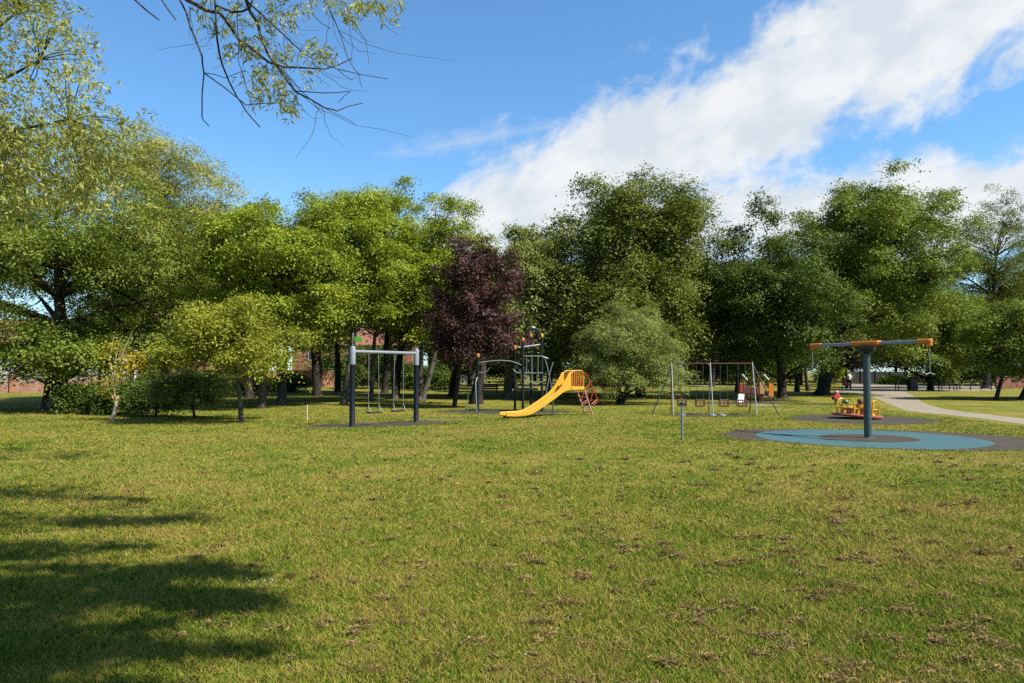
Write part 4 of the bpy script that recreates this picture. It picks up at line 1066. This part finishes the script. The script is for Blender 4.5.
# background trees (behind), each of its own
GB = 'background trees closing the tree line'
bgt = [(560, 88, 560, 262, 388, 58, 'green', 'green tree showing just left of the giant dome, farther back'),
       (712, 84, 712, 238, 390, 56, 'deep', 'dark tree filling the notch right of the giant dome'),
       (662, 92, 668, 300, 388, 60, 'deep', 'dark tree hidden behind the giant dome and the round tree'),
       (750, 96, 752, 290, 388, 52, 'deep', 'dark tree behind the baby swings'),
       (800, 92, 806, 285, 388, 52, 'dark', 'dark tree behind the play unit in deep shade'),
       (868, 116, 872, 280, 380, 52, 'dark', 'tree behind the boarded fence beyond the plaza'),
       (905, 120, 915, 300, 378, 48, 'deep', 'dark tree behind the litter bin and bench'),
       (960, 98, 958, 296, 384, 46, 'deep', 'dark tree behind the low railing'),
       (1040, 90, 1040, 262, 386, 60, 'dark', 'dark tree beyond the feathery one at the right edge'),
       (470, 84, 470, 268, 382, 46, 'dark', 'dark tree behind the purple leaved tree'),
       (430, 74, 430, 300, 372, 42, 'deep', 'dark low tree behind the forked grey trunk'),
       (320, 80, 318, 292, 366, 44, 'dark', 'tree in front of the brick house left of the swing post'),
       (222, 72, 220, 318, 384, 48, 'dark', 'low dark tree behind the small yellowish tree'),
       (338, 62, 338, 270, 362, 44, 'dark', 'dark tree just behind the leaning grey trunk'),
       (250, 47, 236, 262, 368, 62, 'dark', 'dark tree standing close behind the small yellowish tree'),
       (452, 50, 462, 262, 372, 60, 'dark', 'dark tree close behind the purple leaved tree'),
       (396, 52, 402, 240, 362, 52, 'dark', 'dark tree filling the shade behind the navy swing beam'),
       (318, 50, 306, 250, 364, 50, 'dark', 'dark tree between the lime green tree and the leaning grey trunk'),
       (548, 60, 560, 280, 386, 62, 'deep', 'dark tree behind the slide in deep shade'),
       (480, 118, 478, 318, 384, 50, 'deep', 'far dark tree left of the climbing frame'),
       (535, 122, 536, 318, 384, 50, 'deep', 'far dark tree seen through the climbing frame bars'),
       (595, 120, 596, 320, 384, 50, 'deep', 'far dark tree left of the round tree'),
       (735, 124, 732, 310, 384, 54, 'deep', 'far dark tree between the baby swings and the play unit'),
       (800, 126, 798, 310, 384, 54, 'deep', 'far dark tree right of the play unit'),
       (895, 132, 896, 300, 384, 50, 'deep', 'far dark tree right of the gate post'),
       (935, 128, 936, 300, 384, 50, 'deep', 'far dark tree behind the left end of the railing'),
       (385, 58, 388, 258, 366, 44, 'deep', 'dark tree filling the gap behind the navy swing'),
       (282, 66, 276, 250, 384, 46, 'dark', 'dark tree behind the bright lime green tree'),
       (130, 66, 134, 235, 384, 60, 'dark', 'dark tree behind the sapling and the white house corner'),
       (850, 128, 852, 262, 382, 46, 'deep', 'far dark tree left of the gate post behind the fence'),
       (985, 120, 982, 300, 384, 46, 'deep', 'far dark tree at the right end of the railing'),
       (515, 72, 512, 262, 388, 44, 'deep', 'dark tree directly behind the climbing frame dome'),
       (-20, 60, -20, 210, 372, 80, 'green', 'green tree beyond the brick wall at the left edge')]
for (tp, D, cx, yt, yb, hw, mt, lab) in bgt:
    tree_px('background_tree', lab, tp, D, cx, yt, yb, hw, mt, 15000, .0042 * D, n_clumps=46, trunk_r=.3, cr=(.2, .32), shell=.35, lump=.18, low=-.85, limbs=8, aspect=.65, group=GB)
# sunlit undergrowth at the back
GU = 'sunlit shrubs beyond the shaded trunks'
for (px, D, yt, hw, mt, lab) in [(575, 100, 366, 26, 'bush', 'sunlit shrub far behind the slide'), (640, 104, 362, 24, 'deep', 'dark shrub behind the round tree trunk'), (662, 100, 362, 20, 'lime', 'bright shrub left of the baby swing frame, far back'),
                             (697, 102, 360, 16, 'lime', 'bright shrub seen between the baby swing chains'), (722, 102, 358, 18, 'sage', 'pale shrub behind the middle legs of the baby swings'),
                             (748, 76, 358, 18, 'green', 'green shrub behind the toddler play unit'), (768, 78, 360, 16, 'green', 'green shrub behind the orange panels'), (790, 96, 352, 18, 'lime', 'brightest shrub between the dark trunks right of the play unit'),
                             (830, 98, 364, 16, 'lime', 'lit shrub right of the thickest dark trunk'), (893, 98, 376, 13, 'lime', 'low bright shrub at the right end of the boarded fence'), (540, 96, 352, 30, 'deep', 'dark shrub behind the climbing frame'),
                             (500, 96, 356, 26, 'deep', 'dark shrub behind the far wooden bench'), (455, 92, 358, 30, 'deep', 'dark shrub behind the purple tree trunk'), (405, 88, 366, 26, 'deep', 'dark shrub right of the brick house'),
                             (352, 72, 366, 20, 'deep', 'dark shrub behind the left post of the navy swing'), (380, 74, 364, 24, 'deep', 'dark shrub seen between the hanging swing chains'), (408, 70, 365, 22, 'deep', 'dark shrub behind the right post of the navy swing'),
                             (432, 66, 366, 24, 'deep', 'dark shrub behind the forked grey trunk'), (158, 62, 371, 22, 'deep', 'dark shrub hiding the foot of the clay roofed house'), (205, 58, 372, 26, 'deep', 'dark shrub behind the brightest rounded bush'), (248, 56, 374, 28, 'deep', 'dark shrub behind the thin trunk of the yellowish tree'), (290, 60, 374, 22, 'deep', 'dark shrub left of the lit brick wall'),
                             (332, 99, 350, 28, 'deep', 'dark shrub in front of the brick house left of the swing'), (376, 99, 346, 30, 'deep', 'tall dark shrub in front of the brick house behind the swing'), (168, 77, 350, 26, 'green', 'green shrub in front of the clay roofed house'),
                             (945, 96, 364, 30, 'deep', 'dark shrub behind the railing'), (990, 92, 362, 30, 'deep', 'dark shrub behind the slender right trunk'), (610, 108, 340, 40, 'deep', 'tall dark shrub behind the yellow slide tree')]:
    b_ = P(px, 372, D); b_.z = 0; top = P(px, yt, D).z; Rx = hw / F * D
    tree('shrub', lab, b_, (b_.x, b_.y, top * .48), (Rx, Rx * .6, top * .54), LM[mt], 4200, .0034 * D, n_clumps=22, trunk_r=.06, cr=(.24, .4), shell=.25, low=-.9, lump=.12, limbs=4, cat='shrub', lobes=6, group=GU)

# bare background trunks standing in the shade
for (px, py, r, h, lab) in [(738, 392.5, .2, 5, 'dark bare trunk right of the baby swings'), (797, 392, .17, 6, 'slim dark trunk left of the thickest trunk'), (808, 391, .14, 6, 'thinnest dark trunk beside the thickest trunk'),
                            (281, 404, .2, 5, 'short grey trunk between the lime trees'), (395, 399, .17, 6, 'leaning grey trunk seen under the swing bar'), (484, 390, .22, 6, 'pale grey trunk left of the far bench'), (476, 404, .28, 4.5, 'thick black trunk just left of the climbing frame post')]:
    b_ = gp(px, py); t = thing('tree', lab, 'tree', b_, 0, 'bare lower trunks under the canopy')
    bk = BARK_G if 'grey' in lab else BARK_D
    pts = wob((0, 0, -.05), (rng.normal() * .5, rng.normal() * .4, h), 6, .06)
    MB().tube(pts, [r * (1.5 if i == 0 else 1.05 - .6 * i / 6) for i in range(7)], 9).build('trunk', bk, t, True)
    cc = np.array([pts[-1] + Vector((rng.normal() * .8, rng.normal() * .8, rng.normal() * .5 + .6)) for _ in range(9)])
    mb = MB()
    for c_ in cc: mb.tube(wob(pts[4], c_, 4, .1), [r * .4, r * .3, r * .2, r * .14, .02], 6)
    mb.build('limb', bk, t, True)
    p, nn, L, W, rn = clump_leaves(cc, rng.uniform(.6, .95, len(cc)), 2600, .2, .6, .6)
    quads_mesh('crown', leaf_verts(p, nn, L, W), len(p), rn, LM['green' if py > 398 else 'deep'], t)

# ================================================================== NEAR WILLOWS
BARK_T = bark_mat('twig_bark', (.035, .026, .020), (.105, .085, .062), 20)
LM['sprig'] = leaf_mat('leaf_sprig', (0.140, 0.184, 0.038), (0.306, 0.341, 0.096), (0.525, 0.542, 0.245), .38, .45)
def sprigs(cent, dirs, length, n_leaf, L0, W0):
    """leaves strung along short shoots"""
    m = len(cent); n = m * n_leaf
    t = np.tile(np.linspace(0, 1, n_leaf), m); idx = np.repeat(np.arange(m), n_leaf)
    d = unit(dirs)[idx]
    pos = cent[idx] + d * (t * length[idx])[:, None] + rng.normal(size=(n, 3)) * .018
    ax = d * .9 + rng.normal(size=(n, 3)) * .5 + np.array([0, 0, -.2])
    pos = pos + unit(ax) * L0 * .4
    nr = rng.normal(size=(n, 3)) + np.array([0, 0, .5])
    s = rng.uniform(.45, 1.35, n)
    return leaf_verts(pos, nr, L0 * s, W0 * s, axis=ax), np.clip(rng.random(n) * .7 + .3 * rng.random(m)[idx], 0, 1)

# --- overhanging willow: trunk behind the camera, crown above it (casts the foreground shade)
ob = Vector((6.0, -3.2, 0))
ow = thing('willow_tree', 'overhanging willow whose bare twigs hang into the top of view', 'tree', ob)
mb = MB()
forkp = Vector((5.2, -2.2, 4.6)); hub1 = Vector((1.6, 2.6, 7.6)); hub2 = Vector((-1.4, 4.2, 8.3))
def loc_(v_): return Vector(v_) - ob
mb.tube(wob((0, 0, -.1), loc_(forkp), 5, .04), [.62, .46, .42, .40, .37, .34], 14)
mb.tube(wob(loc_(forkp), loc_(hub1), 6, .05), [.3, .27, .24, .21, .18, .15, .12], 10)
mb.tube(wob(loc_(forkp), loc_(Vector((8, -5, 9))), 5, .05), [.28, .24, .2, .16, .12, .08], 10)
mb.tube(wob(loc_(hub1), loc_(hub2), 4, .05), [.12, .1, .085, .07, .05], 8)
strands = [((-120, 452), (40, 451), (92, 453), 5, 60), ((-90, 459), (10, 457), (70, 457), 3, 30), ((55, 457), (90, 455), (112, 457), 2, 10),
           ((-200, 497), (60, 496), (150, 499), 3, 60), ((-200, 517), (90, 516), (188, 523), 5, 110), ((-150, 527), (50, 525), (120, 523), 4, 60), ((-60, 548), (60, 545), (128, 549), 4, 50), ((-60, 556), (20, 554), (80, 557), 4, 44),
           ((-200, 571), (120, 568), (262, 575), 5, 120), ((90, 580), (180, 576), (240, 568), 3, 40), ((-100, 582), (60, 584), (150, 586), 7, 90), ((60, 598), (170, 596), (258, 598), 6, 110), ((150, 606), (210, 603), (262, 609), 3, 40),
           ((-150, 596), (0, 600), (90, 598), 9, 120), ((-150, 620), (0, 618), (70, 622), 9, 110), ((110, 628), (140, 626), (168, 628), 3, 16), ((-100, 640), (20, 644), (70, 640), 7, 70),
           ((0, 660), (90, 655), (178, 650), 6, 90), ((60, 646), (110, 643), (150, 645), 3, 24), ((212, 650), (235, 650), (258, 652), 3, 16), ((-100, 668), (0, 666), (60, 672), 7, 70), ((-100, 700), (60, 696), (150, 700), 8, 80),
           ((100, 632), (180, 622), (240, 612), 14, 16), ((180, 560), (220, 584), (255, 600), 12, 16), ((60, 505), (150, 512), (220, 516), 5, 14), ((-300, 540), (-160, 545), (-40, 540), 14, 70), ((-300, 620), (-160, 625), (-40, 640), 20, 90), ((-240, 740), (0, 745), (160, 730), 22, 90), ((-240, 820), (0, 830), (120, 820), 26, 60)]
off = -Vector((sdir.x, sdir.y, 0)) / sdir.z          # shadow offset per metre of height
cen = []; cr_ = []
for (pa, pb, pc_, wv, n) in strands:
    n = int(n * .66)
    zs = rng.uniform(6.2, 8.2)
    for _ in range(n):
        t_ = rng.random() ** .8
        q0 = np.array(pa) * (1 - t_) ** 2 + 2 * np.array(pb) * t_ * (1 - t_) + np.array(pc_) * t_ * t_
        ww = wv * (1.15 - .75 * t_)
        wv_ = math.sin(t_ * 9 + pa[1]) + .6 * math.sin(t_ * 23 + pb[1] * 2)
        if math.sin(t_ * 17 + pa[1] * 1.7) > .72 and rng.random() < .7: continue
        px, py = q0[0] + rng.normal() * 7, q0[1] + wv_ * wv * .5 + rng.normal() * ww * .7
        g_ = gp(px, py)
        z = zs + rng.normal() * .25 + (1.5 if g_.y > 10 else 0)
        c_ = g_ - off * z; c_.z = z
        # keep clear of the view: stay above the top edge of sight
        if c_.y > 0.3:
            zmin = H + c_.y * .535 + .35
            if z < zmin: z = zmin + .1; c_ = g_ - off * z; c_.z = z
        cen.append(tuple(c_ - ob)); cr_.append(rng.uniform(.06, .15) * (.7 + .06 * g_.y))
cen = np.array(cen); cr_ = np.array(cr_)
per_ = 24; idx_ = np.repeat(np.arange(len(cen)), per_)
p = cen[idx_] + rng.normal(size=(len(idx_), 3)) * np.array([.13, .065, .075]) * (cr_[idx_] / .10)[:, None]
nn = np.array(tuple(sdir)) + rng.normal(size=p.shape) * .6; L = rng.uniform(.06, .12, len(p)); W = L * .5; rn = rng.random(len(p))
# a fuller crown to the right and behind, out of sight
p2c, r2c = crown_clumps((loc_(Vector((7.5, -4.5, 9.0)))), (4.0, 3.6, 2.6), 40, (.15, .25))
p2, n2_, L2, W2, rn2 = clump_leaves(p2c, r2c, 5000, .16, .7, .35)
hubs = [loc_(hub1), loc_(hub2), loc_(hub1.lerp(hub2, .5))]
for i in rng.permutation(len(cen))[:90]:
    tgt = Vector(cen[i]); h_ = min(hubs, key=lambda q_: (q_ - tgt).length)
    mb.tube(wob(h_, tgt, 5, .07, .03), [.035, .028, .022, .017, .012, .007], 5)
# twigs in view
def tw(pts, D, r0, r1):
    q_ = [P(x, y, D + .35 * math.sin(i * 1.3 + D * 5)) - ob for i, (x, y) in enumerate(pts)]
    # smooth with midpoints
    mid_ = []
    for i in range(len(q_) - 1):
        mid_.append(q_[i]); mid_.append(q_[i].lerp(q_[i + 1], .5) + Vector(tuple(rng.normal(size=3) * .012)))
    mid_.append(q_[-1]); n_ = len(mid_)
    mb.tube(mid_, [r0 + (r1 - r0) * i / (n_ - 1) for i in range(n_)], 6)
    return mid_
TW = [([(120, -30), (135, 0), (159, 20)], 7.6, .012, .007), ([(150, -30), (162, 0), (176, 20)], 7.9, .01, .006),
      ([(172, -40), (180, 0), (190, 26), (202, 56), (204, 73), (202, 117), (209, 126)], 7.8, .013, .005), ([(206, -40), (215, 0), (217, 38), (222, 64), (237, 97), (246, 111), (260, 127)], 8.1, .014, .006),
      ([(150, -40), (187, 0), (205, 10), (220, 13), (240, 41), (261, 56), (275, 64), (284, 67), (325, 69), (351, 59)], 8.0, .024, .006), ([(225, -40), (246, 0), (258, 23), (264, 44), (275, 64), (296, 92), (325, 108), (337, 111), (363, 103)], 8.2, .02, .005),
      ([(230, -30), (249, 3), (284, 35), (307, 56), (337, 69), (388, 79)], 8.3, .012, .003), ([(205, 73), (225, 78), (246, 70)], 7.8, .005, .003), ([(204, 73), (246, 105), (278, 103)], 7.8, .007, .004),
      ([(300, -40), (310, 0), (313, 15), (331, 29)], 8.6, .007, .004), ([(315, -40), (325, 0), (337, 26), (347, 56), (360, 76), (362, 88)], 8.5, .008, .003), ([(330, -40), (343, 0), (366, 41), (369, 63)], 8.7, .006, .003),
      ([(296, 91), (325, 93), (351, 91), (338, 103)], 8.2, .006, .003), ([(275, 64), (290, 80), (297, 92), (298, 108)], 8.2, .007, .003), ([(275, 64), (300, 90), (322, 114)], 8.2, .006, .003), ([(208, -20), (212, 15), (214, 38)], 7.7, .005, .003),
      ([(240, -30), (237, 20), (238, 60), (250, 100), (256, 116)], 8.4, .006, .003), ([(215, 5), (232, 12), (250, 8), (262, -20)], 8.0, .014, .01), ([(325, 108), (345, 118), (356, 125)], 8.2, .004, .002), ([(337, 69), (352, 80), (360, 74)], 8.3, .004, .002)]
roots = []
for (x, y) in [(190, 6), (205, 10), (221, 14), (232, 28), (243, 44), (252, 12), (262, 40), (268, 60), (284, 35), (300, 50), (312, 60), (292, 88), (320, 104), (255, 70), (240, 4), (275, 20), (330, 10), (338, 30), (350, 20), (372, -5)]:
    for _ in range(2):
        dx, ln_ = rng.normal() * 22 + 8, rng.uniform(18, 55)
        TW.append(([(x, y), (x + dx * .35, y + ln_ * .4), (x + dx * .9, y + ln_ * .75), (x + dx * 1.7, y + ln_ * rng.uniform(.8, 1.05))], 8.0 + rng.normal() * .25, .0035, .0015))
for a_ in TW:
    ch = tw(*a_); roots.append((ch[0], a_[2]))
for r_, rr in roots[:12]:
    if r_.z > loc_(Vector((0, 0, 6))).z - 1: mb.tube(wob(hubs[1], r_, 6, .06), [.05, .042, .035, .028, .022, .018, rr], 6)
mb.build('trunk', BARK_T, ow, True)
lc = []
for (x, y, k) in [(284, 12, 5), (290, 22, 4), (206, 18, 4), (221, 30, 5), (228, 46, 5), (244, 42, 6), (250, 52, 7), (260, 70, 7), (263, 80, 5), (268, 88, 5), (274, 82, 5), (283, 50, 6), (280, 58, 6), (313, 46, 7), (318, 52, 6), (326, 52, 4), (288, 108, 8), (280, 97, 5), (348, 10, 8), (356, 3, 8), (366, 2, 8), (376, 4, 5), (384, 14, 4), (396, 1, 4), (262, 36, 5), (266, 20, 5), (240, 20, 5), (234, 4, 6), (205, 2, 5), (304, 68, 3), (300, 4, 5), (320, -5, 6), (336, -4, 6), (270, 2, 6), (252, 84, 4), (258, 96, 4)]:
    for _ in range(int(k * 2.2)): lc.append(tuple(P(x + rng.normal() * 5, y + rng.normal() * 4, 8.1 + rng.normal() * .2) - ob))
lc = np.array(lc); dv_ = rng.normal(size=(len(lc), 3)) * .6 + np.array([.2, 0, -.8])
v3, rn3 = sprigs(lc, dv_, rng.uniform(.06, .15, len(lc)), 7, .08, .017)
vv = np.concatenate([leaf_verts(p, nn, L, W), leaf_verts(p2, n2_, L2, W2), v3]); rr_ = np.concatenate([rn, rn2, rn3])
quads_mesh('crown', vv, len(vv), rr_, LM['sprig'], ow)

# --- willow at the left, branches reaching into the top left corner
lb = Vector((-14.5, 13.5, 0))
lw = thing('willow_tree', 'near willow whose leafy sprays fill the top left corner', 'tree', lb)
mb = MB()
fk = Vector((-13.6, 13.2, 3.6)) - lb
mb.tube(wob((0, 0, -.1), fk, 5, .05), [.5, .38, .34, .31, .29, .27], 12)
cen = []
for i in range(520):
    if i < 300: px, py = rng.uniform(-70, 112), rng.uniform(-90, 205)
    elif i < 390: px, py = rng.uniform(-40, 150), rng.uniform(120, 210)
    else: px, py = rng.uniform(-420, -60), rng.uniform(-160, 240)
    edge = 62 + 46 * min(1, max(0, (py + 20) / 130)) + (30 if py > 110 else 0)
    if px > edge + rng.normal() * 9: px = rng.uniform(-60, edge * .8)
    cen.append(tuple(P(px, py, rng.uniform(10.5, 13.6)) - lb))
cen = np.array(cen)
tops = [Vector(tuple(P(x, y, d) - lb)) for x, y, d in [(-200, -60, 13), (-60, -40, 12), (20, 10, 12), (-40, 60, 11.5), (40, 60, 12.2), (-90, 140, 12.5), (10, 130, 12), (70, 120, 12.4)]]
for t_ in tops: mb.tube(wob(fk, t_, 7, .05, .08), [.14, .11, .09, .07, .052, .038, .026, .016], 7)
for i in range(len(cen)):
    c_ = Vector(cen[i]); h_ = min(tops, key=lambda q_: (q_ - c_).length)
    if rng.random() < .6: mb.tube(wob(h_, c_, 4, .08, .05), [.012, .01, .008, .006, .004], 4)
mb.build('trunk', BARK_T, lw, True)
K = 12
cc_ = np.repeat(cen, K, 0) + rng.normal(size=(len(cen) * K, 3)) * .19
dv_ = rng.normal(size=(len(cc_), 3)) * .7 + np.array([.15, 0, -.55])
v3, rn3 = sprigs(cc_, dv_, rng.uniform(.1, .26, len(cc_)), 8, .09, .024)
quads_mesh('crown', v3, len(v3), rn3, LM['sprig'], lw)
